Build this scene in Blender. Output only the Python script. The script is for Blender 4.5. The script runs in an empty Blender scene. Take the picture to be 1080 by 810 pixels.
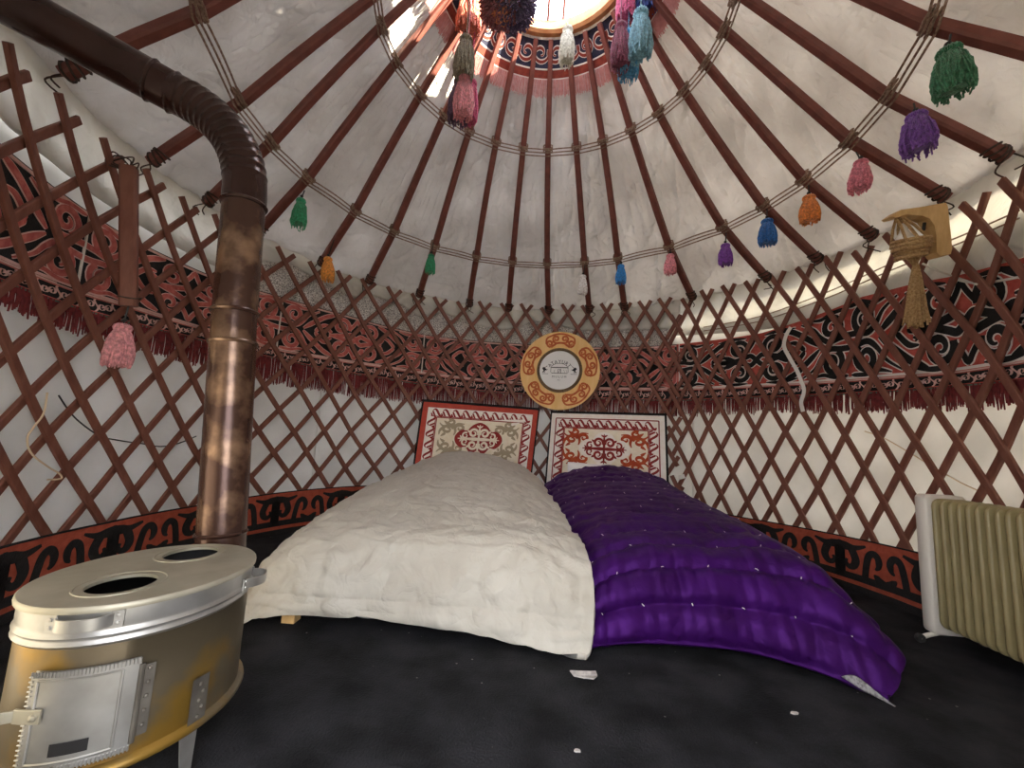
import bpy, bmesh, math, random
from mathutils import Vector, Matrix, noise
from mathutils.geometry import tessellate_polygon
random.seed(7)
PI = math.pi
S = bpy.context.scene
COL = S.collection
V = Vector
R = 1.7                                   # inner radius of the yurt wall (metres)

# ------------------------------------------------------------------ camera
FPX = 439.916                             # focal length in pixels of the 1080 wide frame
MR = V((0.9976316043332557, 0.04388291879327191, 0.05296670155519874))
MF = V((-0.05043930092696096, 0.9902857948098273, 0.12957592955432795))
MU = V((-0.0467660021538496, -0.13194064588310833, 0.9901538299711284))
O = V((0, -1.7953, 0.652))
cd = bpy.data.cameras.new('camera')
cam = bpy.data.objects.new('camera', cd); COL.objects.link(cam)
m = Matrix((MR, MU, -MF)).transposed().to_4x4(); m.translation = O
cam.matrix_world = m
cd.sensor_width = 36; cd.lens = FPX / 1080 * 36; cd.clip_start = 0.02
S.camera = cam

def ray(x, y): return MR * ((x - 540) / FPX) + MF + MU * ((405 - y) / FPX)
def at_r(x, y, r=R):
    v = ray(x, y); a = v.x**2 + v.y**2; b = v.x*O.x + v.y*O.y; c = O.x**2 + O.y**2 - r*r
    return O + v * ((-b + math.sqrt(max(b*b - a*c, 0))) / a)
def at_y(x, y, Y): v = ray(x, y); return O + v * ((Y - O.y) / v.y)
def at_x(x, y, X): v = ray(x, y); return O + v * ((X - O.x) / v.x)
def at_z(x, y, Z): v = ray(x, y); return O + v * ((Z - O.z) / v.z)
def interp(x, xs, ys):
    if x <= xs[0]: return ys[0]
    for i in range(1, len(xs)):
        if x <= xs[i]: return ys[i-1] + (ys[i]-ys[i-1]) * (x-xs[i-1]) / (xs[i]-xs[i-1])
    return ys[-1]
CR = [0.0, 0.415, 0.821, 1.336, 1.69, 1.80]; CZ = [3.50, 3.083, 2.622, 2.038, 1.755, 1.67]
def roof_z(r): return interp(r, CR, CZ)
def at_roof(x, y, off=0.0):
    v = ray(x, y); t = 0.3
    while t < 7:
        p = O + v*t; r = math.hypot(p.x, p.y)
        if p.z > 1.6 and p.z > roof_z(r) - off: return p
        t += 0.004
    return O + v*3
def deg_of(p): return math.degrees(math.atan2(p.x, p.y))
def pol(r, th, z):
    a = math.radians(th); return V((r*math.sin(a), r*math.cos(a), z))

# ------------------------------------------------------------------ materials
def lin(c):
    f = lambda u: u/12.92 if u <= 0.04045 else ((u+0.055)/1.055)**2.4
    return tuple(f(v/255) for v in c) + (1,)
def mat(name, c, rough=.8, c2=None, scale=20, detail=4, lo=.35, hi=.65, bump=0, bscale=None, metal=0, spec=.5, trans=0,
        stretch=None, sheen=0, wave=None):
    M = bpy.data.materials.new(name); M.use_nodes = True
    nt = M.node_tree; N = nt.nodes; L = nt.links
    b = N['Principled BSDF']; b.inputs['Roughness'].default_value = rough; b.inputs['Metallic'].default_value = metal
    b.inputs['Specular IOR Level'].default_value = spec
    if sheen: b.inputs['Sheen Weight'].default_value = sheen
    b.inputs['Base Color'].default_value = lin(c)
    tc = N.new('ShaderNodeTexCoord'); mp = N.new('ShaderNodeMapping'); L.new(tc.outputs['Object'], mp.inputs['Vector'])
    if stretch: mp.inputs['Scale'].default_value = stretch
    col = None
    if c2:
        n = N.new('ShaderNodeTexNoise'); n.inputs['Scale'].default_value = scale; n.inputs['Detail'].default_value = detail
        L.new(mp.outputs[0], n.inputs['Vector'])
        r = N.new('ShaderNodeValToRGB'); r.color_ramp.elements[0].position = lo; r.color_ramp.elements[1].position = hi
        r.color_ramp.elements[0].color = lin(c); r.color_ramp.elements[1].color = lin(c2)
        L.new(n.outputs['Fac'], r.inputs['Fac']); L.new(r.outputs[0], b.inputs['Base Color']); col = r
    if bump:
        n2 = N.new('ShaderNodeTexNoise'); n2.inputs['Scale'].default_value = bscale or scale*3; n2.inputs['Detail'].default_value = 5
        L.new(mp.outputs[0], n2.inputs['Vector'])
        bp = N.new('ShaderNodeBump'); bp.inputs['Strength'].default_value = bump; bp.inputs['Distance'].default_value = .01
        L.new(n2.outputs['Fac'], bp.inputs['Height']); L.new(bp.outputs[0], b.inputs['Normal'])
    if trans:
        t = N.new('ShaderNodeBsdfTranslucent'); t.inputs['Color'].default_value = lin(c)
        if col: L.new(col.outputs[0], t.inputs['Color'])
        mx = N.new('ShaderNodeMixShader'); mx.inputs[0].default_value = trans
        L.new(b.outputs[0], mx.inputs[1]); L.new(t.outputs[0], mx.inputs[2])
        L.new(mx.outputs[0], N['Material Output'].inputs['Surface'])
    return M
T = {}
T['canvas'] = mat('white_wall_canvas', (212,210,205), .9, (226,224,220), 5, bump=.25, bscale=14, trans=.14)
T['roof'] = mat('white_roof_canvas', (200,196,192), .7, (220,217,214), 3.5, trans=.155, sheen=.1)
def crinkle(M, k):
    nt = M.node_tree; N = nt.nodes; L = nt.links; b = N['Principled BSDF']
    tc = N.new('ShaderNodeTexCoord'); big = N.new('ShaderNodeTexNoise'); big.inputs['Scale'].default_value = 5; big.inputs['Detail'].default_value = 3; big.inputs['Distortion'].default_value = .5
    fine = N.new('ShaderNodeTexNoise'); fine.inputs['Scale'].default_value = 13; fine.inputs['Detail'].default_value = 3; fine.inputs['Distortion'].default_value = .8
    for q in (big, fine): L.new(tc.outputs['Object'], q.inputs['Vector'])
    def ridge(n_):
        a = N.new('ShaderNodeMath'); a.operation = 'SUBTRACT'; a.inputs[1].default_value = .5; L.new(n_.outputs['Fac'], a.inputs[0])
        c = N.new('ShaderNodeMath'); c.operation = 'ABSOLUTE'; L.new(a.outputs[0], c.inputs[0]); return c
    r1 = ridge(big); r2 = ridge(fine)
    m1 = N.new('ShaderNodeMath'); m1.operation = 'MULTIPLY_ADD'; m1.inputs[1].default_value = .3; L.new(r2.outputs[0], m1.inputs[0]); L.new(r1.outputs[0], m1.inputs[2])
    bp = N.new('ShaderNodeBump'); bp.inputs['Strength'].default_value = k; bp.inputs['Distance'].default_value = .06
    L.new(m1.outputs[0], bp.inputs['Height']); L.new(bp.outputs[0], b.inputs['Normal'])
    for q in N:
        if q.type == 'BSDF_TRANSLUCENT': L.new(bp.outputs[0], q.inputs['Normal'])
crinkle(T['roof'], .7)
T['flap'] = mat('white_flap_cloth', (230,228,222), .85, (216,214,208), 6, trans=.25); crinkle(T['flap'], .5)
T['grey_felt'] = mat('speckled_grey_felt', (118,114,112), .95, (228,224,218), 130, detail=2, lo=.38, hi=.58, bump=.4)
T['lath'] = mat('red_brown_painted_lath', (108,62,48), .6, (124,78,62), 30, bump=.15, stretch=(1,1,.3))
T['pole'] = mat('red_brown_painted_pole', (106,56,48), .55, (122,68,58), 22, bump=.12)
T['rope'] = mat('brown_cord', (120,92,78), .9, (160,136,118), 90, bump=.5)
T['tie'] = mat('dark_tie', (50,38,34), .9, (80,62,54), 60, bump=.4)
T['crown'] = mat('pale_orange_crown_wood', (196,140,92), .6, (214,164,116), 20)
T['black'] = mat('black_felt', (20,18,18), .95, (30,27,27), 60, bump=.3)
T['navy'] = mat('navy_felt', (40,44,66), .9, (52,54,78), 60, bump=.3)
T['pinkred'] = mat('pink_red_cloth', (204,116,106), .9, (176,84,78), 40, bump=.4)
T['red'] = mat('red_cloth', (196,94,80), .9, (170,70,60), 36, bump=.4)
T['pale'] = mat('pale_trim', (212,166,156), .9, (222,184,174), 40)
T['white'] = mat('white_trim', (226,218,210), .9)
T['rust'] = mat('rust_cloth', (150,66,50), .9, (128,52,42), 40)
T['fringe'] = mat('dark_red_fringe', (128,46,46), .95, (98,34,36), 50)
T['fringe_pink'] = mat('dusty_pink_fringe', (206,150,146), .95, (190,130,128), 50)
T['green'] = mat('grey_green_edging', (92,104,92), .9)
T['terracotta'] = mat('terracotta_felt', (174,82,58), .95, (156,68,46), 40, bump=.3)
T['floor'] = mat('black_felt_floor', (19,19,21), .95, (43,43,46), 7, bump=.5, bscale=160, spec=.2)
T['ground'] = mat('outside_ground', (104,98,84), .95, (88,84,70), 3)
T['plaque'] = mat('yellow_pine', (236,190,116), .6, (244,204,140), 12, stretch=(3,3,.5))
T['orange'] = mat('orange_brown_paint', (206,108,54), .7, (180,84,38), 40)
T['ring'] = mat('grey_brown_cord_ring', (132,108,82), .9, (96,78,58), 120, bump=.6)
T['sign'] = mat('white_sign', (236,235,232), .5)
T['ink'] = mat('black_ink', (24,24,28), .6)
T['cream'] = mat('cream_cloth', (232,219,194), .9, (240,230,210), 30, bump=.25)
T['cream_white'] = mat('off_white_cloth', (238,228,216), .9, (245,238,230), 30, bump=.25)
T['tan'] = mat('taupe_ornament', (168,152,126), .9)
T['crimson'] = mat('crimson_ornament', (150,48,42), .9, (134,38,36), 40)
T['orange_red'] = mat('orange_red_ornament', (188,84,40), .9, (168,62,34), 30)
T['border_red'] = mat('red_border', (188,76,60), .9, (174,66,52), 30, bump=.2)
T['wire'] = mat('dark_wire', (44,42,42), .6)
T['string'] = mat('pale_string', (204,180,150), .9)
T['quilt_white'] = mat('white_satin_quilt', (194,188,175), .65, (184,177,163), 5, sheen=.1); crinkle(T['quilt_white'], .6)
T['wood'] = mat('pale_raw_wood', (204,168,112), .7, (188,150,96), 16, stretch=(4,4,1))
T['bracket'] = mat('varnished_pine_bracket', (214,178,124), .5, (198,160,106), 14, stretch=(3,3,1))
T['jute'] = mat('jute_rope', (196,162,116), .95, (158,124,84), 130, bump=.6)
T['bulb'] = mat('white_glass_bulb', (228,222,212), .2)
T['pipe'] = mat('rusty_brown_pipe', (72,49,40), .27, (134,106,84), 8, detail=9, lo=.5, hi=.64, metal=.5, bump=.1, bscale=30)
T['pipe_dark'] = mat('glossy_dark_brown_pipe', (52,32,28), .22, (64,42,36), 8, metal=.45)
T['zinc'] = mat('dull_zinc_plate', (178,172,154), .5, (158,152,134), 10, metal=.55, bump=.05)
T['grey_steel'] = mat('dull_grey_steel', (122,116,106), .5, (98,92,84), 20, metal=.6)
T['zinc_bright'] = mat('bright_zinc', (186,184,180), .4, (160,157,150), 12, metal=.8)
T['gold'] = mat('heat_yellowed_zinc', (112,100,80), .45, (142,110,46), 6, detail=9, lo=.46, hi=.6, metal=.65, bump=.12)
T['dark_metal'] = mat('shade_dark_metal', (30,28,28), .7, metal=.3)  # near-black colour stands in for the shade inside the stove openings
T['rad_white'] = mat('off_white_enamel', (216,208,196), .5)
T['rad'] = mat('olive_cream_enamel', (150,136,96), .42, (142,128,90), 12)
T['pillow'] = mat('white_pillowcase', (234,230,226), .8)
T['lining'] = mat('grey_flecked_lining', (170,166,166), .9, (120,116,118), 120, lo=.4, hi=.6)
T['paper'] = mat('pale_paper', (196,190,184), .8, (160,154,150), 90)
T['ribbon'] = mat('white_ribbon', (218,214,206), .8)

def quilt_purple():
    M = mat('purple_satin_quilt', (50,12,78), .5, (39,8,60), 6, spec=.5); M.node_tree.nodes['Principled BSDF'].inputs['Specular Tint'].default_value = (.55,.16,1,1); crinkle(M, .3)
    return M
T['quilt_purple'] = quilt_purple()
# floor: specks of lint over the black felt
nt = T['floor'].node_tree; N = nt.nodes; L = nt.links
b = N['Principled BSDF']; old = b.inputs['Base Color'].links[0].from_socket
tc = N.new('ShaderNodeTexCoord'); vo = N.new('ShaderNodeTexVoronoi'); vo.inputs['Scale'].default_value = 22
L.new(tc.outputs['Object'], vo.inputs['Vector'])
cr = N.new('ShaderNodeValToRGB'); cr.color_ramp.elements[0].position = .05; cr.color_ramp.elements[1].position = .075
cr.color_ramp.elements[0].color = (1,1,1,1); cr.color_ramp.elements[1].color = (0,0,0,1)
L.new(vo.outputs['Distance'], cr.inputs['Fac'])
sp = N.new('ShaderNodeSeparateColor'); L.new(vo.outputs['Color'], sp.inputs[0])
gt = N.new('ShaderNodeMath'); gt.operation = 'GREATER_THAN'; gt.inputs[1].default_value = .78; L.new(sp.outputs[0], gt.inputs[0])
mu = N.new('ShaderNodeMath'); mu.operation = 'MULTIPLY'; L.new(gt.outputs[0], mu.inputs[0]); L.new(cr.outputs[0], mu.inputs[1])
mx = N.new('ShaderNodeMix'); mx.data_type = 'RGBA'; L.new(mu.outputs[0], mx.inputs['Factor'])
L.new(old, mx.inputs['A']); mx.inputs['B'].default_value = lin((120,118,116)); L.new(mx.outputs['Result'], b.inputs['Base Color'])

YARN = {}
def yarn(c):
    if c not in YARN:
        c0 = tuple(min(255, int(v*1.13+8)) for v in c); d = tuple(int(v*.86) for v in c)
        YARN[c] = mat('wool_yarn', c0, .95, d, 90, bump=.5, sheen=.3)
    return YARN[c]

# ------------------------------------------------------------------ mesh builder
ORG = {}
class MB:
    def __init__(s): s.v = []; s.f = []; s.m = []
    def add(s, vs, fs, mi=0):
        k = len(s.v); s.v += [V(p) for p in vs]; s.f += [[i+k for i in f] for f in fs]; s.m += [mi]*len(fs); return s
    def tube(s, pts, rad, n=8, mi=0, cap=True, closed=False):
        pts = [V(p) for p in pts]; k = len(pts)
        if not hasattr(rad, '__len__'): rad = [rad]*k
        vs = []; fs = []; up = None
        for i, p in enumerate(pts):
            a = pts[i-1] if (i or closed) else p; c = pts[(i+1) % k] if (i < k-1 or closed) else p
            d = (c-a); d = d.normalized() if d.length > 1e-9 else V((0,0,1))
            if up is None: up = d.orthogonal().normalized()
            else:
                up = up - d*up.dot(d); up = up.normalized() if up.length > 1e-6 else d.orthogonal().normalized()
            w = d.cross(up)
            for j in range(n):
                t = 2*PI*j/n; vs.append(p + (up*math.cos(t) + w*math.sin(t))*rad[i])
        for i in range(k if closed else k-1):
            for j in range(n):
                q = ((i+1) % k)*n
                fs.append([i*n+j, i*n+(j+1) % n, q+(j+1) % n, q+j])
        if cap and not closed: fs += [list(range(n))[::-1], [(k-1)*n+j for j in range(n)]]
        return s.add(vs, fs, mi)
    def sweep(s, pts, sides, outs, w, t, mi=0):
        # rectangular bar: pts with a side vector and an out vector at each; w, t widths (numbers or lists)
        k = len(pts); vs = []; fs = []
        for i in range(k):
            a = (w[i] if hasattr(w, '__len__') else w)/2; c = (t[i] if hasattr(t, '__len__') else t)/2
            e = min(a, c)*.35
            for x, y in ((-a+e,-c),(a-e,-c),(a,-c+e),(a,c-e),(a-e,c),(-a+e,c),(-a,c-e),(-a,-c+e)):
                vs.append(V(pts[i]) + sides[i]*x + outs[i]*y)
        for i in range(k-1):
            for j in range(8): fs.append([i*8+j, i*8+(j+1) % 8, i*8+8+(j+1) % 8, i*8+8+j])
        fs += [list(range(8))[::-1], [(k-1)*8+j for j in range(8)]]
        return s.add(vs, fs, mi)
    def bar(s, a, b, side, w, t, mi=0):
        a = V(a); b = V(b); d = (b-a).normalized(); side = (side - d*side.dot(d)).normalized(); o = d.cross(side)
        return s.sweep([a, b], [side]*2, [o]*2, w, t, mi)
    def box(s, c, sx, sy, sz, mi=0, rot=None, bev=0.0):
        bm = bmesh.new(); bmesh.ops.create_cube(bm, size=1)
        bmesh.ops.scale(bm, vec=(sx, sy, sz), verts=bm.verts)
        if bev: bmesh.ops.bevel(bm, geom=bm.edges[:], offset=bev, segments=2, affect='EDGES', profile=.5)
        if rot: bmesh.ops.transform(bm, matrix=rot.to_4x4(), verts=bm.verts)
        bm.verts.index_update(); vs = [v.co + V(c) for v in bm.verts]; fs = [[v.index for v in f.verts] for f in bm.faces]; bm.free()
        return s.add(vs, fs, mi)
    def lathe(s, prof, n=24, c=(0,0,0), ax=None, mi=0, sx=1, sy=1):
        ax = ax or Matrix.Identity(3); c = V(c); vs = []; fs = []
        for r, z in prof:
            for j in range(n):
                t = 2*PI*j/n; vs.append(c + ax @ V((r*math.cos(t)*sx, r*math.sin(t)*sy, z)))
        for i in range(len(prof)-1):
            for j in range(n): fs.append([i*n+j, i*n+(j+1) % n, i*n+n+(j+1) % n, i*n+n+j])
        return s.add(vs, fs, mi)
    def grid(s, fn, nu, nv, mi=0):
        vs = [fn(i/nu, j/nv) for j in range(nv+1) for i in range(nu+1)]
        fs = [[j*(nu+1)+i, j*(nu+1)+i+1, (j+1)*(nu+1)+i+1, (j+1)*(nu+1)+i] for j in range(nv) for i in range(nu)]
        return s.add(vs, fs, mi)
    def stroke(s, pts, w, mp, h0, h1, mi=0):
        # raised strip following a 2-D line; mp(u, v, h) -> world
        pts = [V(p) for p in pts]; k = len(pts); vs = []; fs = []
        if not hasattr(w, '__len__'): w = [w]*k
        for i, p in enumerate(pts):
            a = pts[max(i-1, 0)]; c = pts[min(i+1, k-1)]; d = c-a
            d = d.normalized() if d.length > 1e-9 else V((1,0)); nrm = V((-d.y, d.x))*w[i]/2
            for q, h in ((p+nrm, h0), (p+nrm, h1), (p-nrm, h1), (p-nrm, h0)): vs.append(mp(q.x, q.y, h))
        for i in range(k-1):
            for j in range(3): fs.append([i*4+j, i*4+j+1, i*4+5+j, i*4+4+j])
        fs += [[0,1,2,3][::-1], [k*4-4+j for j in range(4)]]
        return s.add(vs, fs, mi)
    def poly(s, pts, mp, h0, h1, mi=0):
        pts = [V((p[0], p[1], 0)) for p in pts]; k = len(pts)
        tri = tessellate_polygon([pts])
        vs = [mp(p.x, p.y, h1) for p in pts] + [mp(p.x, p.y, h0) for p in pts]
        fs = [list(t) for t in tri] + [[i, (i+1) % k, k+(i+1) % k, k+i] for i in range(k)]
        return s.add(vs, fs, mi)
    def build(s, name, mats, parent=None, smooth=True, solid=0, origin=None, angle=40):
        if not isinstance(mats, (list, tuple)): mats = [mats]
        if parent is not None: o0 = ORG[parent.name]
        elif origin is not None: o0 = V(origin)
        else:
            n = len(s.v); o0 = V((sum(p.x for p in s.v)/n, sum(p.y for p in s.v)/n, min(p.z for p in s.v)))
        me = bpy.data.meshes.new(name); me.from_pydata([p-o0 for p in s.v], [], s.f)
        for x in mats: me.materials.append(T[x] if isinstance(x, str) else x)
        me.polygons.foreach_set('material_index', s.m)
        bm = bmesh.new(); bm.from_mesh(me); bmesh.ops.recalc_face_normals(bm, faces=bm.faces); bm.to_mesh(me); bm.free()
        if smooth: me.shade_smooth(); me.set_sharp_from_angle(angle=math.radians(angle))
        o = bpy.data.objects.new(name, me); COL.objects.link(o)
        if parent is not None: o.parent = parent
        else: o.location = o0
        ORG[o.name] = o0
        if solid:
            md = o.modifiers.new('thickness', 'SOLIDIFY'); md.thickness = solid; md.offset = 0
        return o
def tag(o, label, cat, group=None):
    o['label'] = label; o['category'] = cat
    if group: o['group'] = group
    return o
def struct(o, label=None):
    o['kind'] = 'structure'
    if label: o['label'] = label
    return o
def thing(name, label, cat, loc, group=None):
    o = bpy.data.objects.new(name, None); COL.objects.link(o); o.location = loc; o.empty_display_size = .05
    ORG[o.name] = V(loc); return tag(o, label, cat, group)
def spline(P, n=8):
    P = [V(p) for p in P]; out = []
    for i in range(len(P)-1):
        a = P[max(i-1, 0)]; b = P[i]; c = P[i+1]; d = P[min(i+2, len(P)-1)]
        for k in range(n):
            t = k/n; out.append(.5*((2*b) + (c-a)*t + (2*a-5*b+4*c-d)*t*t + (3*b-a-3*c+d)*t**3))
    out.append(P[-1]); return out
def nz(x, y, z=0.0): return noise.noise(V((x, y, z)))
def spiral(cx, cy, r0, r1, a0, turns, n=26):
    return [V((cx + (r0+(r1-r0)*i/n)*math.cos(math.radians(a0+360*turns*i/n)), cy + (r0+(r1-r0)*i/n)*math.sin(math.radians(a0+360*turns*i/n)))) for i in range(n+1)]
def mirror(strokes, mx=True, my=True):
    out = []
    for sx in ((1,-1) if mx else (1,)):
        for sy in ((1,-1) if my else (1,)):
            for p, w in strokes: out.append(([V((q[0]*sx, q[1]*sy)) for q in p], w))
    return out
def taper(n, w, a=.35, b=.35): return [w*min(1, .25+.75*(i/(n*a) if a else 1), .25+.75*((n-1-i)/(n*b) if b else 1)) for i in range(n)]
def st(pts, w, a=0, b=.3, n=7):
    p = spline([(q[0], q[1]) for q in pts], n) if len(pts) > 2 else [V(pts[0]), V(pts[1])]
    if len(pts) == 2: p = [p[0].lerp(p[1], i/6) for i in range(7)]
    return (p, taper(len(p), w, a, b))
def sp_(cx, cy, r0, r1, a0, turns, w): p = spiral(cx, cy, r0, r1, a0, turns); return (p, taper(len(p), w, 0, .4))

# ------------------------------------------------------------------ the setting
mb = MB()
n = 96
mb.add([(0,0,0)] + [pol(1.80, 360*i/n, 0) for i in range(n)] + [pol(1.80, 360*i/n, -.02) for i in range(n)],
       [[0, 1+i, 1+(i+1) % n] for i in range(n)] + [[1+i, 1+n+i, 1+n+(i+1) % n, 1+(i+1) % n] for i in range(n)])
struct(mb.build('floor', 'floor', origin=(0,0,0)), 'black felt floor dotted with lint')
mb = MB(); mb.lathe([(0.0,-.03),(1.9,-.03),(4,-.03),(9,-.03)], 48)
struct(mb.build('ground', 'ground', origin=(0,0,0)), 'bare ground outside the yurt')

def canvas_wall(name, t0, t1, label, zl=0.0, zh=1.56):
    def fn(u, v):
        th = t0+(t1-t0)*u; z = zl+(zh-zl)*v
        d = .010*nz(th*.06, z*3.5) + .006*nz(th*.2, z*9, 3)
        return pol(1.782+d, th, z)
    mb = MB(); mb.grid(fn, int(abs(t1-t0)*1.6), 50)
    return struct(mb.build(name, 'canvas', solid=.006, origin=(0,0,0)), label)
canvas_wall('wall_left', -168, -55, 'white canvas wall cloth behind the lattice, left part')
canvas_wall('wall_back', -55, 41.5, 'white canvas wall cloth behind the lattice, back part')
canvas_wall('wall_right', 41.5, 168, 'white canvas wall cloth behind the lattice, right part')

canvas_wall('wall_light_block', 167.9, 192.1, 'white canvas added over the doorway behind the viewer to cut daylight', 1.25, 1.74)  # unseen lintel cloth, added to reduce the daylight from the doorway

NP = 28
def roof_fn(u, v):
    th = -180+360*u
    r = 1.84 - (1.84-.455)*v
    off = .052
    bil = .012*math.sin(v*PI)
    d = bil*nz(th*.09, r*2.2) + .012*nz(th*.05+20, r*3.0, 2) + .005*nz(th*.25, r*10, 5)
    q = abs(nz(th*.33 + 1.5*nz(th*.05, r*2, 9), r*1.6, 11)); d += .020*(1-min(1, q/.18))*(.4+.6*abs(nz(th*.1, r*3, 4))) 
    q = abs(nz(th*.10 + r*5, r*3.5 - th*.03, 17)); d += .014*(1-min(1, q/.10))
    return pol(r, th, roof_z(r-.03)+off-.006+d)
mb = MB(); mb.grid(roof_fn, 760, 110)
struct(mb.build('ceiling', 'roof', solid=.006, origin=(0,0,0)), 'white roof canvas over the red-brown poles')

# ------------------------------------------------------------------ lattice panels
TIP = [(-139.5,1.62),(-132.5,1.62),(-125.6,1.62),(-118.5,1.62),(-110.7,1.65),(-103.4,1.655),(-95.9,1.68),(-89.2,1.68),(-82.8,1.70),(-76.2,1.71),(-68.6,1.72),(-60.9,1.72),(-54.2,1.735),
       (-48,1.74),(-40.8,1.74),(-34.2,1.737),(-28.1,1.748),(-21.2,1.746),(-15.2,1.775),(-8.6,1.78),(-3.1,1.79),(3.1,1.762),(9,1.795),(14.7,1.78),
       (20,1.79),(25,1.782),(30.4,1.778),(35.6,1.777),(41,1.77),(46.4,1.77),(51.8,1.77),(57.2,1.77)]
TIPR = [(30.5,1.78),(36.2,1.77),(41.4,1.745),(46.1,1.778),(51.3,1.775),(56.7,1.76),(62.1,1.757),(67.9,1.74),(73.3,1.742),(78.8,1.70),(84.4,1.715),(90.4,1.69),(96.6,1.66),(102.0,1.655),
        (107.6,1.65),(113.4,1.64),(119.4,1.64),(125.4,1.64)]
def lattice(tips, kk, lo, hi, label, first, last):
    T0 = thing('lattice_panel', label, 'lattice', pol(1.7, (max(lo,-125)+min(hi,115))/2, 0), 'folding lattice wall panels')
    xs = [float(i) for i in range(len(tips))]; ths = [t[0] for t in tips]; zs = [t[1] for t in tips]
    def warp(i):
        if i < 0: return ths[0] + i*(ths[1]-ths[0])
        if i > len(ths)-1: return ths[-1] + (i-len(ths)+1)*(ths[-1]-ths[-2])
        return interp(i, xs, ths)
    span = int(1.75*kk)+2
    for sgn, rad in ((1, 1.694), (-1, 1.710)):
        for i in range(-span, len(tips)+span):
            ztop = zs[min(max(i, 0), len(zs)-1)]
            pts = []
            for k in range(0, 26):
                z = ztop + .02 - (ztop)*k/25
                # the crossing just under the tip
                th = warp(i + sgn*kk*(ztop-.055-z))
                if th < lo or th > hi or z < .005: continue
                pts.append((th, z))
            if len(pts) < 4: continue
            if all(t[0] < first or t[0] > last for t in pts): continue
            P = [pol(rad + .002*nz(i*3.1, k*.3), t, z) for k, (t, z) in enumerate(pts)]
            outs = [V((math.sin(math.radians(t)), math.cos(math.radians(t)), 0)) for t, z in pts]
            sides = []
            for k in range(len(P)):
                d = (P[min(k+1, len(P)-1)] - P[max(k-1, 0)]).normalized(); sides.append(d.cross(outs[k]).normalized())
            mb = MB(); mb.sweep(P, sides, outs, .0285, .014); mb.build('lath', 'lath', T0, angle=30)
lattice(TIP, 3.85, -127, 40.2, 'red-brown lattice wall panel from the stove to behind both headboards', -127, 45)
lattice(TIPR, 3.35, 36.6, 117, 'red-brown lattice wall panel between the purple bed and the oil radiator', 36, 117)

# ------------------------------------------------------------------ roof poles, ropes, crown
LP = [(203,10),(255,100),(290,147),(333,177),(380,213),(418,238),(460,255),(502,272),(540,278),(577,283),(617,280),(653,277),(707,263),(767,247),(808,220),(853,193),(895,147),(933,92),(975,20)]
UP = [None,None,(398,32),(418,65),(445,97),(470,118),(495,137),(523,150),(552,154),(578,155),(608,155),(635,143),(665,135),(693,115),(720,93),(742,63),(762,30),(783,0),None]
PLABEL = ['roof pole crossing behind the sloping stove pipe at the far upper left',
 'roof pole reaching behind the elbow of the stove pipe',
 'roof pole passing just above the elbow of the stove pipe',
 'roof pole carrying the green tassel beside the stove pipe',
 'roof pole carrying the small orange tassel on the left side',
 'roof pole between the orange tassel and the small green tassel on the left',
 'roof pole carrying the small green tassel left of the bed',
 'second roof pole to the left of the one straight above the round plaque',
 'first roof pole to the left of the one straight above the round plaque',
 'upright-looking roof pole in the middle straight above the round plaque',
 'roof pole carrying the small white tassel above the headboards',
 'roof pole carrying the light blue tassel above the right headboard',
 'roof pole carrying the small pale pink tassel',
 'roof pole carrying the small violet tassel next to the pale pink one',
 'roof pole carrying the bright blue tassel on the right',
 'roof pole carrying the orange tassel on the right',
 'roof pole carrying the pink tassel above the hanging rope lamp',
 'roof pole carrying the shaggy violet tassel at upper right',
 'roof pole carrying the large green tassel at upper right corner']
pth = []
tl = [deg_of(at_roof(*p)) for p in LP]
tu = [deg_of(at_roof(*p)) if p else None for p in UP]
for i in range(len(LP)): pth.append((tl[i], tu[i] if tu[i] is not None else tl[i]))
pth[0] = (-116.6,-122.5); pth[1] = (-99.2,-102.0); pth[17] = (102.2,103.2); pth[18] = (115.0,116.5)
pole_at = []
def make_pole(a, u, label):
    # a, u: bearing at the lower and the upper rope
    slope = (a-u)/(1.336-.821)
    def P(r): return pol(r, u + (a-u)*(r-.821)/(1.336-.821) if r > .821 else u - (a-u)*(.821-r)/(1.336-.821)*.6, roof_z(r))
    rs = [1.70, 1.6, 1.5, 1.336, 1.15, 1.0, .821, .68, .55, .44]
    pts = [P(r) for r in rs]
    o = thing('roof_pole', label, 'roof pole', pts[0], 'roof poles')
    outs = []; sides = []
    for k in range(len(pts)):
        d = (pts[min(k+1, len(pts)-1)]-pts[max(k-1, 0)]).normalized(); rad = V((pts[k].x, pts[k].y, 0)).normalized()
        sd = d.cross(V((0,0,1))).normalized(); sides.append(sd); outs.append(sd.cross(d).normalized())
    w = [.041,.043,.043,.042,.041,.039,.037,.034,.030,.026]
    mb = MB(); mb.sweep(pts, sides, outs, w, [x*.92 for x in w]); mb.build('shaft', 'pole', o, angle=30)
    mb = MB()
    for q in range(4):
        c = pts[0].lerp(pts[1], .12+q*.12); e = .027+.003*random.random()
        loop = [c + sides[0]*math.cos(t)*e + outs[0]*math.sin(t)*e + (pts[1]-pts[0]).normalized()*.01*math.sin(t*1.0+q) for t in [2*PI*k/12 for k in range(12)]]
        mb.tube(loop, .004, 5, closed=True)
    for q in range(2):
        a0 = pts[0] + sides[0]*random.uniform(-.03,.03); mb.tube(spline([a0, a0 + V((random.uniform(-.05,.05), random.uniform(-.02,.02), -.03)), a0 + V((random.uniform(-.04,.04), 0, -.05-.02*random.random()))], 4), .003, 5)
    mb.build('tie', 'tie', o)
    pole_at.append((sides, outs, P)); return o
for i, (a, u) in enumerate(pth): make_pole(a, u, PLABEL[i])
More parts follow.
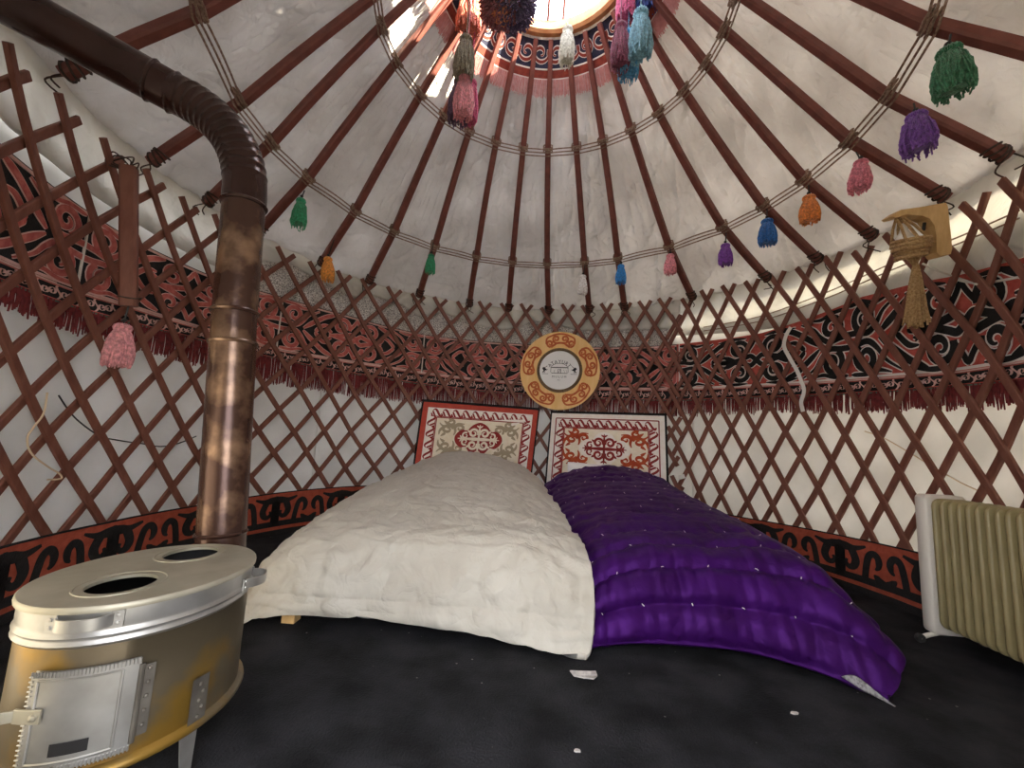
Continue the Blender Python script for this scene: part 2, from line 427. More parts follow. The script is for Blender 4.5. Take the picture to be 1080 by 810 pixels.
def rope(name, r, lab, pick, a0, a1):
    mid = pol(r, (a0+a1)/2, roof_z(r)-.03)
    o = thing(name, lab, 'rope', mid, 'roof ropes')
    ang = sorted(pick); full = [a0] + ang + [a1]
    mb = MB()
    for q in range(3):
        dr = (q-1)*.013; P = []
        for i in range(len(full)-1):
            for k in range(6):
                t = k/6; th = full[i]+(full[i+1]-full[i])*t
                sag = -.012*math.sin(t*PI) * (1+.3*q)
                ch = r*math.cos(math.radians((full[i+1]-full[i])/2)) / math.cos(math.radians(th-(full[i]+full[i+1])/2)) if abs(full[i+1]-full[i]) < 60 else r
                P.append(pol(ch+dr, th, roof_z(ch+dr)-.033+sag*0.3))
        P.append(pol(r+dr, full[-1], roof_z(r+dr)-.033))
        mb.tube(P, .0042, 5)
    mb.build('cord', 'rope', o)
    for th in ang:
        mb = MB(); c = pol(r, th, roof_z(r)); d = (pol(r-.1, th, roof_z(r-.1))-c).normalized(); sd = d.cross(V((0,0,1))).normalized(); ou = sd.cross(d)
        for q in range(3):
            e = c + d*(q-1)*.012; loop = []
            for k in range(16):
                t = 2*PI*k/16; cx = max(-1, min(1, 1.25*math.cos(t))); cy = max(-1, min(1, 1.25*math.sin(t)))
                loop.append(e + sd*cx*.029 + ou*cy*.028 + d*.010*math.sin(t))
            mb.tube(loop, .0045, 5, closed=True)
        mb.build('knot', 'rope', o)
rope('roof_rope', 1.336, 'lower brown roof rope that most of the small tassels hang along', [t for t in tl], -131, 128)
rope('roof_rope', .821, 'upper brown roof rope tied round the poles nearer the crown', [t for t in tu if t is not None], -112, 112)

# crown ring with bent bars
c0 = thing('crown_ring', 'round pale wooden crown ring with bent bars framing the bright roof opening', 'crown ring', (0,0,3.06))
mb = MB(); mb.lathe([(.392,3.075),(.388,3.10),(.392,3.135),(.41,3.145),(.44,3.14),(.448,3.10),(.44,3.07),(.41,3.064),(.392,3.075)], 72); mb.build('rim', 'crown', c0)
for k, ang in enumerate((2, 92)):
    a = math.radians(ang); d = V((math.cos(a), math.sin(a), 0)); s_ = V((-d.y, d.x, 0))
    for off in (-.09, 0, .09):
        h = math.sqrt(.40**2-off**2); P = []
        for i in range(15):
            t = -1+2*i/14; P.append(d*(h*t) + s_*off*(1+.0*t) + V((0,0,3.12+.17*(1-t*t) + .012*k)))
        mb = MB(); mb.tube(P, .0075, 7); mb.build('bent_bar', 'pole', c0)
# ornamented band under the crown
cb = thing('crown_band', 'navy ornamented felt band with pink fringe lying under the crown ring', 'ornamental band', pol(.6, 0, roof_z(.6)))
def cone_map(off):
    def f(u, v, h):   # u = bearing in degrees/100, v = radius
        return pol(v, u*100, roof_z(v) + off - h*1.1)
    return f
cm = cone_map(.030)
mb = MB()
mb.grid(lambda u, v: pol(.455+.125*v, -130+260*u, roof_z(.455+.125*v)+.030), 90, 4, 0)
for r_, w_, mi in ((.566,.026,1),(.549,.004,2),(.582,.004,2)):
    mb.stroke([V((-1.3+2.6*i/90, r_)) for i in range(91)], w_, cm, 0, .003, mi)
for k in range(-6, 7):
    c = k*.21
    for sx in (-1, 1):
        for w_, h_, mi in ((.017,.002,2),(.010,.003,1)):
            pts = [V((c + sx*(.055 + q[0])*1.0, .497 + q[1]*.55)) for q in spiral(0, 0, .062, .012, 200, -1.3)]
            mb2 = [ww*w_/.017 for ww in taper(len(pts), .017, 0, .3)]
            # widths are in radius units; bearings are scaled by about one to one here
            mb.stroke(pts, mb2, cm, 0, h_, mi)
mb.build('band_cloth', ['navy','rust','white'], cb)
mb = MB()
for i in range(760):
    th = -125+250*i/760 + random.uniform(-.1,.1); r0 = .583; r1 = r0+.058+random.uniform(-.008,.006)
    P = [pol(r0+(r1-r0)*t, th+random.uniform(-.15,.15), roof_z(r0+(r1-r0)*t)+.026-.004*t) for t in (0,.5,1)]
    mb.tube(P, .0021, 4)
f_ = mb.build('fringe', 'fringe_pink', cb); f_['label'] = 'dusty pink fringe'

# ------------------------------------------------------------------ upper hanging bands (behind the lattice)
BX = [-150,-118,-96,-83,-68,-52,-31,-5,20,38,58,70,77,86,92,101,120]
BT = [1.42,1.42,1.41,1.42,1.46,1.475,1.455,1.47,1.45,1.43,1.42,1.46,1.485,1.46,1.42,1.38,1.37]
BBX = [-150,-115,-102,-94,-83,-66,-43,-30,-5,20,38,58,76,91,101,120]
BB = [1.09,1.096,1.108,1.124,1.13,1.122,1.143,1.135,1.12,1.095,1.083,1.072,1.05,1.02,1.015,1.01]
SBX = [-150,-115,-102,-85,-66,-43,-17,20,38,58,76,91,101,120]
SB = [1.035,1.04,1.046,1.07,1.066,1.055,1.035,1.015,1.0,1.0,.978,.963,.948,.945]
FB = [.96,.967,.959,.945,.915,.90,.893,.89,.888,.905,.88,.872,.857,.855]
RB = 1.742
def bandmap(u, v, h):          # u arc length (m) along the wall, v 0..1 over the main field
    th = math.degrees(u/RB); b_ = interp(th, BBX, BB); t_ = interp(th, BX, BT)
    return pol(RB - h + .006*nz(th*.12, v*1.5), th, b_ + (t_-b_)*v)
def stripmap(u, v, h):         # v 0..1 over the narrow scroll strip
    th = math.degrees(u/RB); b_ = interp(th, SBX, SB); t_ = interp(th, BBX, BB)
    return pol(RB - h, th, b_ + (t_-b_)*v)
H = .34
def motif(black):
    q = [sp_(.112,.078,.060,.014,200,-1.35,.030),
         sp_(.455,.083,.058,.014,-60,1.35,.030),
         st([(0,.0),(.035,.03),(.07,.022),(.13,.006),(.2,.0)], .030, 0, .2),
         st([(.052,.068),(.02,.11),(.0,.15)], .022, 0, .2),
         st([(.165,.145),(.235,.118),(.31,.066),(.385,.008)], .030, .2, .2),
         st([(.20,.06),(.245,.055),(.285,.02),(.30,.0)], .024, .3, .2),
         st([(.545,.028),(.50,.025),(.44,.018),(.395,.05),(.355,.10),(.285,.142)], .026, 0, .5),
         st([(.335,.148),(.40,.136),(.46,.15),(.535,.148)], .018, .3, .1),
         st([(.185,.015),(.215,.045)], .022, 0, .5)]
    if black: q += [st([(.13,.0),(.19,.03),(.225,.03)], .026, 0, .5), st([(.15,.0),(.23,.0),(.25,.0)], .03, 0, .5), st([(.06,.15),(.16,.152),(.25,.138)], .02, .3, .5)]
    return q
def band(a0, a1, label, ground, fig, line, black, cuts, panel):
    o = thing('ornamental_band', label, 'ornamental band', pol(RB, (a0+a1)/2, .9), 'fringed bands round the wall')
    u0 = math.radians(a0)*RB; u1 = math.radians(a1)*RB
    mb = MB()
    mb.grid(lambda u, v: bandmap(u0+(u1-u0)*u, v, 0), 160, 6, 0)
    mb.grid(lambda u, v: bandmap(u0+(u1-u0)*u, v, -.006), 160, 2, 0)
    for c in panel:
        for pts, w in mirror(motif(black)):
            mp = lambda x, y, h: bandmap(c + x, .5 + y/H, h)
            x0 = c+pts[0].x
            if not (u0 < c+min(p.x for p in pts) and c+max(p.x for p in pts) < u1): 
                pts2 = [(p, ww) for p, ww in zip(pts, w) if u0+.005 < c+p.x < u1-.005]
                if len(pts2) < 3: continue
                pts = [p for p, _ in pts2]; w = [x for _, x in pts2]
            w = [x*(1 if black else .84) for x in w]; mb.stroke(pts, [x+(.010 if black else .008) for x in w], mp, 0, .0025, 2)
            mb.stroke(pts, w, mp, 0, .0042, 1)
    for v_, ww, mi in ((.965,.02 if black else .012,0 if black else 2),(.03,.010,2)):
        mb.stroke([V((u0+(u1-u0)*i/160, v_)) for i in range(161)], ww/H, bandmap, 0, .003, mi)
    for c in cuts:
        mb.stroke([V((c, t/10)) for t in range(11)], .008, bandmap, 0, .005, 3)
    mb.build('main_field', [ground, fig, line, 'white'], o)
    mb = MB()
    mb.grid(lambda u, v: stripmap(u0+(u1-u0)*u, v, 0), 160, 3, 0)
    sc = stripmap; hh = .062
    u = u0+.05
    while u < u1-.06:
        for sx in (1, -1):
            p = [V((u+sx*q.x, .5+sx*q.y/hh*.9)) for q in spiral(.016, .0, .017, .005, 180, -1.2, 16)]
            mb.stroke(p, [.0072]*len(p), lambda x, y, h: stripmap(x, y, h), 0, .003, 1)
        p = [V((u+.040+.012*math.sin(t*.9), .12+t*.13)) for t in range(7)]
        mb.stroke(p, .007, stripmap, 0, .003, 1)
        u += .082
    for v_ in (.0, 1.0): mb.stroke([V((u0+(u1-u0)*i/160, v_)) for i in range(161)], .10, stripmap, 0, .003, 1 if v_ else 2)
    for v_ in (.10, .9): mb.stroke([V((u0+(u1-u0)*i/160, v_)) for i in range(161)], .05, stripmap, 0, .003, 3)
    mb.build('scroll_strip', ['black', line if not black else 'pale', 'green', fig if not black else ground], o)
    mb = MB()
    th = a0
    while th < a1:
        zt = interp(th, SBX, SB)+.004; zb = interp(th, SBX, FB) + random.uniform(-.012,.016) + .014*nz(th*.8, 1)
        if random.random() < .93:
            tw = random.uniform(-.15,.15)
            mb.tube([pol(RB+random.uniform(-.004,.004), th, zt), pol(RB-.004+random.uniform(-.004,.004), th+tw*.5, (zt+zb)/2), pol(RB-.004, th+tw, zb)], [.0034,.003,.0024], 4)
        th += .155
    f_ = mb.build('fringe', 'fringe', o); f_['label'] = 'dark red fringe'
    return o
p36 = .545
cuts = [math.radians(a)*RB for a in (-103,-67,-31.2,4.5)]
band(-127, 38.2, 'black band with pink scrolls and dark red fringe behind the lattice left of the seam', 'black', 'pinkred', 'pale', False, cuts,
     [math.radians(a)*RB for a in (-121,-85,-49,-13.2,21.5)])
band(38.3, 117, 'red band with black white-edged scrolls behind the lattice right of the seam', 'red', 'black', 'white', True,
     [math.radians(38.9)*RB], [math.radians(a)*RB for a in (56.5, 92.3)])
# speckled grey felt strip and white flap above the bands
def feltfn(u, v):
    th = -74+111*u; lo = interp(th, BX, BT)-.02; hi = 1.73; return pol(1.757+.004*nz(th*.2, v*3), th, lo+(hi-lo)*v)
mb = MB(); mb.grid(feltfn, 120, 6)
tag(mb.build('felt_strip', 'grey_felt', solid=.006), 'speckled grey felt strip showing between the pink band and the white flap', 'felt strip')
def flap(a0, a1, z0, label, k):
    def fn(u, v):
        th = a0+(a1-a0)*u
        lo = z0(th) ; hi = 1.80
        return pol(1.750 + .008*nz(th*.2, v*2, k) - .004*math.sin(v*PI) + .02*max(0, v-.6), th, lo+(hi-lo)*v)
    mb = MB(); mb.grid(fn, int((a1-a0)*1.5), 10)
    return struct(mb.build('trim_%d' % k, 'flap', solid=.005), label)
flap(-168, 39, lambda th: interp(th, [-127,-80,-74,-66,-58,-50,-45,-38,-33,-27,-21,-16,-10,-6,-1,5,12,20,28,38], [1.5,1.48,1.62,1.69,1.66,1.62,1.68,1.66,1.60,1.66,1.64,1.60,1.585,1.60,1.68,1.66,1.60,1.585,1.58,1.56]) + .008*nz(th*.3, 2), 'white cloth flap under the roof edge at left and back', 1)
flap(37, 168, lambda th: interp(th, [38,60,125], [1.50,1.44,1.36]), 'white cloth flap under the roof edge at right', 2)

# ------------------------------------------------------------------ bottom band (in front of the lattice)
RF = 1.668
def footmap(u, v, h): return pol(RF - h, math.degrees(u/RF), v)
FZ = .252
def foot_band(a0, a1, label, c0_, zt):
    u0 = math.radians(a0)*RF; u1 = math.radians(a1)*RF
    k = FZ
    def fm(u, v, h): 
        th = math.degrees(u/RF); return pol(RF - h + .003*nz(th*.3, v*4), th, .004 + (v/FZ)*(interp(th, [-120,-96,-81,-62,-47,0,55,71,86,120], zt)-.004))
    mb = MB(); n_ = int((a1-a0)*1.5)
    mb.grid(lambda u, v: fm(u0+(u1-u0)*u, FZ*v, 0), n_, 6, 1)
    mb.grid(lambda u, v: fm(u0+(u1-u0)*u, FZ*v, -.008), n_, 2, 0)
    def line(v0, w, mi, h=.003): mb.stroke([V((u0+(u1-u0)*i/n_, v0)) for i in range(n_+1)], w, fm, 0, h, mi)
    line(.250,.006,0); line(.068,.032,0); line(.016,.032,0); line(.004,.01,0)
    W = .43
    unit = [st([(0,.06),(0,.12),(.0,.205)], .046, 0, .0), st([(-.008,.212),(.03,.207),(.075,.205),(.128,.222)], .036, 0, .6),
            st([(.055,.205),(.07,.175),(.078,.145),(.066,.118),(.044,.112),(.03,.128),(.036,.146)], .034, 0, .6),
            st([(.118,.06),(.128,.13),(.142,.182),(.168,.197),(.188,.175),(.186,.143),(.172,.128)], .027, 0, .25),
            st([(.215,.075),(.186,.088),(.165,.105)], .024, 0, .3)]
    c = c0_
    while c - W < u1:
        for pts, w in mirror(unit, True, False):
            q = [(p, x) for p, x in zip(pts, w) if u0+.01 < c+p.x < u1-.01]
            if len(q) < 3: continue
            mb.stroke([p for p, _ in q], [x*1.1 for _, x in q], lambda x, y, h: fm(c+x, y, h), 0, .0035, 0)
        c += W
    o = mb.build('felt_skirting_band', ['black','terracotta'])
    return tag(o, label, 'ornamental band', 'ornamented bands along the wall foot')
ZT = [.255,.238,.238,.256,.265,.255,.240,.252,.266,.27]
foot_band(-127, -22, 'black and terracotta felt band along the wall foot behind the stove', math.radians(-127)*RF+.1, ZT)
foot_band(30, 116, 'black and terracotta felt band along the wall foot beside the purple bed', math.radians(73)*RF-3*.43, ZT)

# ------------------------------------------------------------------ headboards
def headboard(cs, label, outer, field, scr, med_ground, med_fig, corner, red_border):
    TL, TR, BR, BL = cs
    W = (TR-TL).length; Hh = .62
    nrm = (TR-TL).cross(BL-TL).normalized()
    if nrm.dot(O-TL) < 0: nrm = -nrm
    lowL = TL + (BL-TL)*1.0; lowR = TR + (BR-TR)*1.0
    def mp(u, v, h):      # v measured downwards
        a = TL.lerp(TR, u/W); d = lowL.lerp(lowR, u/W)
        return a + (d-a)*(v/Hh) + nrm*(h+.012)
    o = thing('headboard_hanging', label, 'wall hanging', TL.lerp(TR, .5) + (lowL.lerp(lowR, .5)-TL.lerp(TR, .5)), 'ornamented headboard panels')
    mb = MB()
    def rect(u0, v0, u1, v1, h0, h1, mi): mb.poly([(u0,v0),(u1,v0),(u1,v1),(u0,v1)], mp, h0, h1, mi)
    e = .014
    rect(-e, -e*1.4, W+e, Hh, -.014, 0, 0)
    mb.build('backing', ['black'], o, smooth=False)
    mb = MB()
    rect(0, 0, W, Hh, 0, .004, 0); 
    mb.build('outer_border', [outer], o, smooth=False)
    b0 = .040; b1 = .115
    mb = MB()
    rect(b0, b0, W-b0, Hh, .004, .006, 0)
    # running scroll
    def run(p0, p1, k):
        L_ = (p1-p0).length; d = (p1-p0)/L_; nn = V((-d.y, d.x)); step = L_/k
        for i in range(k):
            c = p0 + d*(i+.5)*step
            def loc(q): return c + d*q[0] + nn*q[1]
            for pts, w in [st([(-.050,-.014),(-.036,-.027),(-.022,-.016),(-.004,.012),(.012,.026),(.030,.016)], .0135, .1, .3),
                           st([(.010,-.028),(.022,-.005),(.03,.012)], .011, 0, .2), st([(.030,-.028),(.040,-.004)], .010, 0, .2),
                           st([(-.03,-.029),(.04,-.029)], .005, 0, 0)]:
                mb.stroke([loc(q) for q in pts], [x*1.2 for x in w], mp, .005, .008, 1)
    m_ = (b0+b1)/2
    run(V((W-b0-.03, m_)), V((b0+.03, m_)), 10)
    run(V((m_, b0+.07)), V((m_, Hh)), 6); run(V((W-m_, Hh)), V((W-m_, b0+.07)), 6)
    for a, c in (((b1,b1),(W-b1,b1)), ((b1,b1),(b1,Hh)), ((W-b1,b1),(W-b1,Hh))): mb.stroke([V(a), V(c)], .008, mp, .005, .009, 1)
    if not red_border:
        for a, c in (((b0,b0),(W-b0,b0)), ((b0,b0),(b0,Hh)), ((W-b0,b0),(W-b0,Hh))): mb.stroke([V(a), V(c)], .008, mp, .005, .009, 1)
    mb.build('scroll_border', ['cream_white', 'crimson'], o, smooth=False)
    mb = MB(); rect(b1+.004, b1+.004, W-b1-.004, Hh, .006, .009, 0)
    cx = W/2; cy = .268
    q = [sp_(.165,.115,.042,.010,-30,1.25,.014), sp_(.265,.095,.048,.011,170,-1.3,.015), sp_(.245,.175,.036,.010,60,1.2,.013),
         st([(.13,.165),(.18,.165),(.22,.135),(.30,.13),(.335,.165)], .015, .4, .4), st([(.215,.14),(.20,.08),(.21,.03)], .014, 0, .5),
         st([(.29,.13),(.325,.08),(.33,.03)], .014, 0, .5), st([(.26,.15),(.30,.19)], .015, 0, .5), st([(.28,.05),(.315,.015)], .014, 0, .5)]
    for pts, w in mirror(q): mb.stroke([V((cx+p.x*.95, cy+p.y*.68)) for p in pts], [x*1.45 for x in w], mp, .008, .012, 1)
    mb.build('field', [field, corner], o, smooth=False)
    mb = MB()
    rim = []
    for i in range(72):
        t = 2*PI*i/72; r_ = 1
        x = .19*math.copysign(abs(math.cos(t))**1.15, math.cos(t)); y = .108*math.copysign(abs(math.sin(t))**1.0, math.sin(t))
        x += 0; y *= 1+.22*math.exp(-(x/.06)**2)
        y *= 1-.30*math.exp(-((abs(x)-.100)/.025)**2)
        rim.append((cx+x, cy+y))
    mb.poly(rim, mp, .009, .014, 0)
    q = [sp_(.040,.042,.034,.009,200,-1.35,.014), sp_(.098,.022,.024,.008,120,-1.1,.010), st([(0,0),(.03,.004),(.075,.0),(.12,.0),(.15,.0)], .014, 0, .5), st([(.0,.0),(.0,.06),(.0,.105)], .013, 0, .5),
         st([(.0,.085),(.022,.098)], .010, 0, .4), st([(.12,.0),(.135,.022)], .010, 0, .4), st([(.07,.05),(.085,.062)], .012, 0, .4)]
    for pts, w in mirror(q): mb.stroke([V((cx+p.x*1.1, cy+p.y*1.08)) for p in pts], [x*1.3 for x in w], mp, .013, .017, 1)
    mb.build('medallion', [med_ground, med_fig], o, smooth=False)
    return o
def hb_corners(tl_, tr_, br_, bl_):
    a = at_r(*tl_, 1.655); b = at_r(*tr_, 1.655); c = at_r(*br_, 1.62); d = at_r(*bl_, 1.62)
    d2 = a + (d-a).normalized()*.62; c2 = b + (c-b).normalized()*.62
    return a, b, c2, d2
headboard(hb_corners((447,424),(567,433),(559,500),(438,487)), 'ornamented cream hanging with red border behind the white quilted bed', 'border_red', 'cream', 'crimson', 'crimson', 'cream', 'tan', True)
headboard(hb_corners((583,436),(701,439),(703,505),(577.5,502)), 'ornamented cream hanging with white border behind the purple quilted bed', 'cream_white', 'cream', 'crimson', 'cream_white', 'crimson', 'orange_red', False)

# ------------------------------------------------------------------ round plaque
pc = at_r(590, 390.5, 1.632); nn = V((-pc.x, -pc.y, 0)).normalized(); nn = (nn + V((0,0,.02))).normalized()
rt = V((0,0,1)).cross(nn).normalized(); upv = nn.cross(rt)     # rt: to the viewer's right
def pm(u, v, h): return pc + rt*u + upv*v + nn*h
RP = .328
plq = thing('round_plaque', 'round yellow wooden plaque with orange scrolls hung above the two headboards', 'plaque', pc - V((0,0,RP)))
mb = MB(); n = 72
mb.poly([(RP*math.cos(2*PI*i/n), RP*math.sin(2*PI*i/n)) for i in range(n)], pm, -.022, .0, 0)
mb.poly([(RP*math.cos(-2*PI*i/n), RP*math.sin(-2*PI*i/n)) for i in range(n)], pm, -.022, -.0221, 0)
mb.build('disc', 'plaque', plq, smooth=False)
for k in range(5):
    mb = MB(); a = math.radians(90 + 72*k); rad = V((math.cos(a), math.sin(a))); tan = V((-rad.y, rad.x))
    q = [sp_(.082,-.012,.026,.005,-80,1.4,.0075), sp_(.030,.012,.024,.005,-60,1.4,.0075), st([(.108,-.005),(.09,.03),(.055,.040),(.03,.045),(.0,.048)], .0065, 0, 0),
         st([(.085,-.040),(.05,-.030),(.03,-.022),(.0,-.020)], .008, 0, 0), st([(.06,.0),(.045,-.014),(.02,-.02)], .0065, .1, .1)]
    for pts, w in mirror(q, True, False):
        P = []
        for p in pts:
            aa = p.x*1.15/.255; rr = .255 + p.y*1.15
            P.append(rad*math.cos(aa)*rr + tan*math.sin(aa)*rr)
        mb.stroke(P, [x*2.1 for x in w], pm, -.001, .004, 0)
    mb.build('scroll_ornament', 'orange', plq, smooth=False)
mb = MB()
for q, (rr, hh) in enumerate(((.171,.010),(.179,.007))):
    mb.tube([pm(rr*math.cos(2*PI*i/64), rr*math.sin(2*PI*i/64), hh*.6) for i in range(64)], .0085, 8, closed=True)
mb.build('cord_ring', 'ring', plq)
mb = MB(); mb.poly([(.166*math.cos(2*PI*i/n), .166*math.sin(2*PI*i/n)) for i in range(n)], pm, -.001, .004, 0)
face = mb.build('sign_face', 'sign', plq, smooth=False)
# lettering and the drawing on the sign
def text_mesh(body, size):
    cu = bpy.data.curves.new('letter', 'FONT'); cu.body = body; cu.size = size; cu.align_x = 'CENTER'; cu.resolution_u = 2
    ob = bpy.data.objects.new('letter', cu); COL.objects.link(ob)
    bpy.context.view_layer.update()
    me = ob.evaluated_get(bpy.context.evaluated_depsgraph_get()).to_mesh()
    vs = [v.co.copy() for v in me.vertices]; fs = [list(p.vertices) for p in me.polygons]
    bpy.data.objects.remove(ob); bpy.data.curves.remove(cu); return vs, fs
mb = MB()
word = 'ATAYURT'
for i, ch in enumerate(word):
    a = math.radians(52 - 104*i/(len(word)-1)*1.0); vs, fs = text_mesh(ch, .040)
    rr = .082
    out = []
    for p in vs:
        x, y = p.x, p.y; X = x*math.cos(-a) - y*math.sin(-a); Y = x*math.sin(-a) + y*math.cos(-a)
        # letters stand on an arc; a > 0 is left of the middle
        X, Y = x*math.cos(a) - y*math.sin(a), x*math.sin(a) + y*math.cos(a)
        out.append(pm(-math.sin(a)*rr*1.08 + X, -.012 + math.cos(a)*rr*.86 + Y, .0055))
    mb.add(out, fs)
for body, size, yy in (('M U L U M', .026, -.064), ('N 1', .016, -.088), ):
    vs, fs = text_mesh(body, size); mb.add([pm(p.x, p.y+yy, .0055) for p in vs], fs)
mb.build('lettering', 'ink', face, smooth=False)
mb = MB()
def ln(p, w): mb.stroke([V(q) for q in p], w, pm, .0035, .0055, 0)
ln(spline([(-.07,.028),(-.04,.05),(-.012,.056),(.012,.056),(.04,.05),(.07,.028)], 4), .003)
ln([(-.072,.022),(.072,.022)], .006); ln([(-.07,.022),(-.072,-.018),(-.064,-.024)], .003); ln([(.07,.022),(.072,-.018),(.064,-.024)], .003)
ln([(-.064,-.026),(.064,-.026)], .004); ln([(-.012,-.024),(-.010,.008),(.010,.008),(.012,-.024)], .004); ln([(-.004,-.02),(.012,.012)], .003)
for k in range(8): ln([(-.06+.017*k,.026),(-.052+.017*k,.018)], .004)
ln([(-.04,.0),(-.045,-.02)], .002); ln([(.035,.004),(.045,-.02)], .002); ln([(.055,.004),(.062,-.018)], .002)
for s_ in (-1, 1):      # rearing animals at either side
    B = [(0,.016),(.008,.024),(.020,.020),(.024,.008),(.012,-.002),(.016,-.012),(.024,-.016),(.020,-.022),(.010,-.018),(.002,-.008),(-.008,-.002),(-.016,-.006),(-.012,.006)]
    c = -.118*s_
    pts = [(c + s_*x*-1*-1 if False else c + s_*(-x), y) for x, y in B]
    mb.poly(pts, pm, .0035, .0055, 0)
    ln([(c - s_*.004, .018), (c + s_*.010, .028), (c + s_*.016, .034)], .004); ln([(c + s_*.012,.0),(c+s_*.022,.006)], .003)
    ln([(c + s_*.002,-.012),(c - s_*.008,-.024)], .004); ln([(c-.026,-.032),(c+.026,-.032)], .003)
mb.build('emblem', 'ink', face, smooth=False)

# ------------------------------------------------------------------ quilts and beds
def bspl(net, s, t):
    # Catmull-Rom through a net[row][col]
    def cr(p, x):
        k = len(p)-1; x = max(0, min(k-1e-6, x*k)); i = int(x); u = x-i
        a = p[max(i-1, 0)]; b = p[i]; c = p[i+1]; d = p[min(i+2, k)]
        return .5*((2*b) + (c-a)*u + (2*a-5*b+4*c-d)*u*u + (3*b-a-3*c+d)*u**3)
    return cr([cr([V(q) for q in row], s) for row in net], t)
def quilt(name, net, nu, nv, disp, solid):
    P = [[bspl(net, i/nu, j/nv) for i in range(nu+1)] for j in range(nv+1)]
    mb = MB(); vs = []
    for j in range(nv+1):
        for i in range(nu+1):
            du = P[j][min(i+1, nu)] - P[j][max(i-1, 0)]; dv = P[min(j+1, nv)][i] - P[max(j-1, 0)][i]
            nr = du.cross(dv); nr = nr.normalized() if nr.length > 1e-9 else V((0,0,1))
            if nr.z < -.3 or (abs(nr.z) < .3 and nr.y > .5): nr = -nr
            q = P[j][i] + nr*disp(i/nu, j/nv, P[j][i]); q.z = max(q.z, .012); vs.append(q)
    mb.add(vs, [[j*(nu+1)+i, j*(nu+1)+i+1, (j+1)*(nu+1)+i+1, (j+1)*(nu+1)+i] for j in range(nv) for i in range(nu)])
    return mb, vs
# white quilt: rows from head to foot hem, columns from left hem to right hem
WN = [
 [(-.90,1.36,.36),(-.86,1.37,.40),(-.74,1.39,.45),(-.55,1.40,.49),(-.32,1.40,.49),(-.12,1.42,.44),(.02,1.44,.385),(.06,1.45,.36)],
 [(-.90,1.25,.34),(-.86,1.25,.40),(-.73,1.26,.465),(-.55,1.26,.525),(-.33,1.26,.525),(-.12,1.26,.465),(.03,1.25,.40),(.08,1.25,.36)],
 [(-.90,.95,.31),(-.86,.95,.375),(-.72,.95,.44),(-.54,.95,.47),(-.32,.95,.475),(-.11,.95,.44),(.05,.95,.385),(.11,.95,.335)],
 [(-.91,.55,.25),(-.86,.55,.35),(-.72,.55,.40),(-.53,.55,.425),(-.30,.55,.43),(-.09,.55,.405),(.06,.55,.36),(.145,.55,.315)],
 [(-.93,.15,.17),(-.88,.15,.29),(-.74,.15,.355),(-.53,.15,.375),(-.28,.15,.38),(-.06,.15,.365),(.08,.15,.33),(.175,.15,.295)],
 [(-.95,-.12,.09),(-.90,-.12,.23),(-.76,-.11,.305),(-.53,-.10,.325),(-.26,-.10,.33),(-.03,-.10,.325),(.10,-.11,.305),(.205,-.13,.275)],
 [(-.955,-.28,.05),(-.905,-.30,.17),(-.77,-.28,.255),(-.53,-.265,.28),(-.25,-.265,.285),(-.01,-.27,.285),(.12,-.28,.27),(.225,-.30,.235)],
 [(-.94,-.38,.04),(-.90,-.375,.10),(-.76,-.355,.165),(-.52,-.345,.18),(-.24,-.345,.19),(.0,-.35,.185),(.13,-.37,.17),(.225,-.39,.135)],
 [(-.915,-.41,.02),(-.88,-.40,.045),(-.75,-.375,.09),(-.51,-.375,.085),(-.23,-.375,.085),(.0,-.39,.075),(.12,-.41,.055),(.215,-.42,.03)],
 [(-.90,-.415,.012),(-.87,-.40,.030),(-.74,-.378,.048),(-.51,-.375,.052),(-.23,-.38,.040),(-.02,-.40,.022),(.10,-.425,.012),(.195,-.435,.012)]]
def wdisp(s, t, p):
    r_ = abs(nz(p.x*5+1.5*nz(p.x*3, p.y*3+p.z*3, 30), p.y*9+p.z*6, 31)); d = .007*(1-min(1, r_/.14)) + .008*nz(p.x*7, p.y*7+p.z*9, 1) + .004*nz(p.x*16, p.y*14+p.z*20, 4)
    d += .006*nz(p.x*30, p.y*20+p.z*16, 14)
    if t > .62:   # hanging front: upright soft folds and quilting lines
        k = min(1, (t-.62)/.15); d += k*(.018*nz(p.x*9, p.z*3, 8) + .006*nz(p.x*24, p.z*5, 9) - .004*math.exp(-((p.z-.105)/.008)**2) + .006*nz(p.x*13, p.z*14, 21))
    if s > .72: d += .012*nz(p.x*14, p.y*8, 5)
    if t > .92: d *= max(0, (1-t)/.08)
    return d
mb, wv = quilt('w', WN, 120, 150, wdisp, 0)
wq = mb.build('white_quilt', 'quilt_white', solid=.016, angle=180)
tag(wq, 'off-white padded quilt draped to the floor over the left bed', 'quilt')
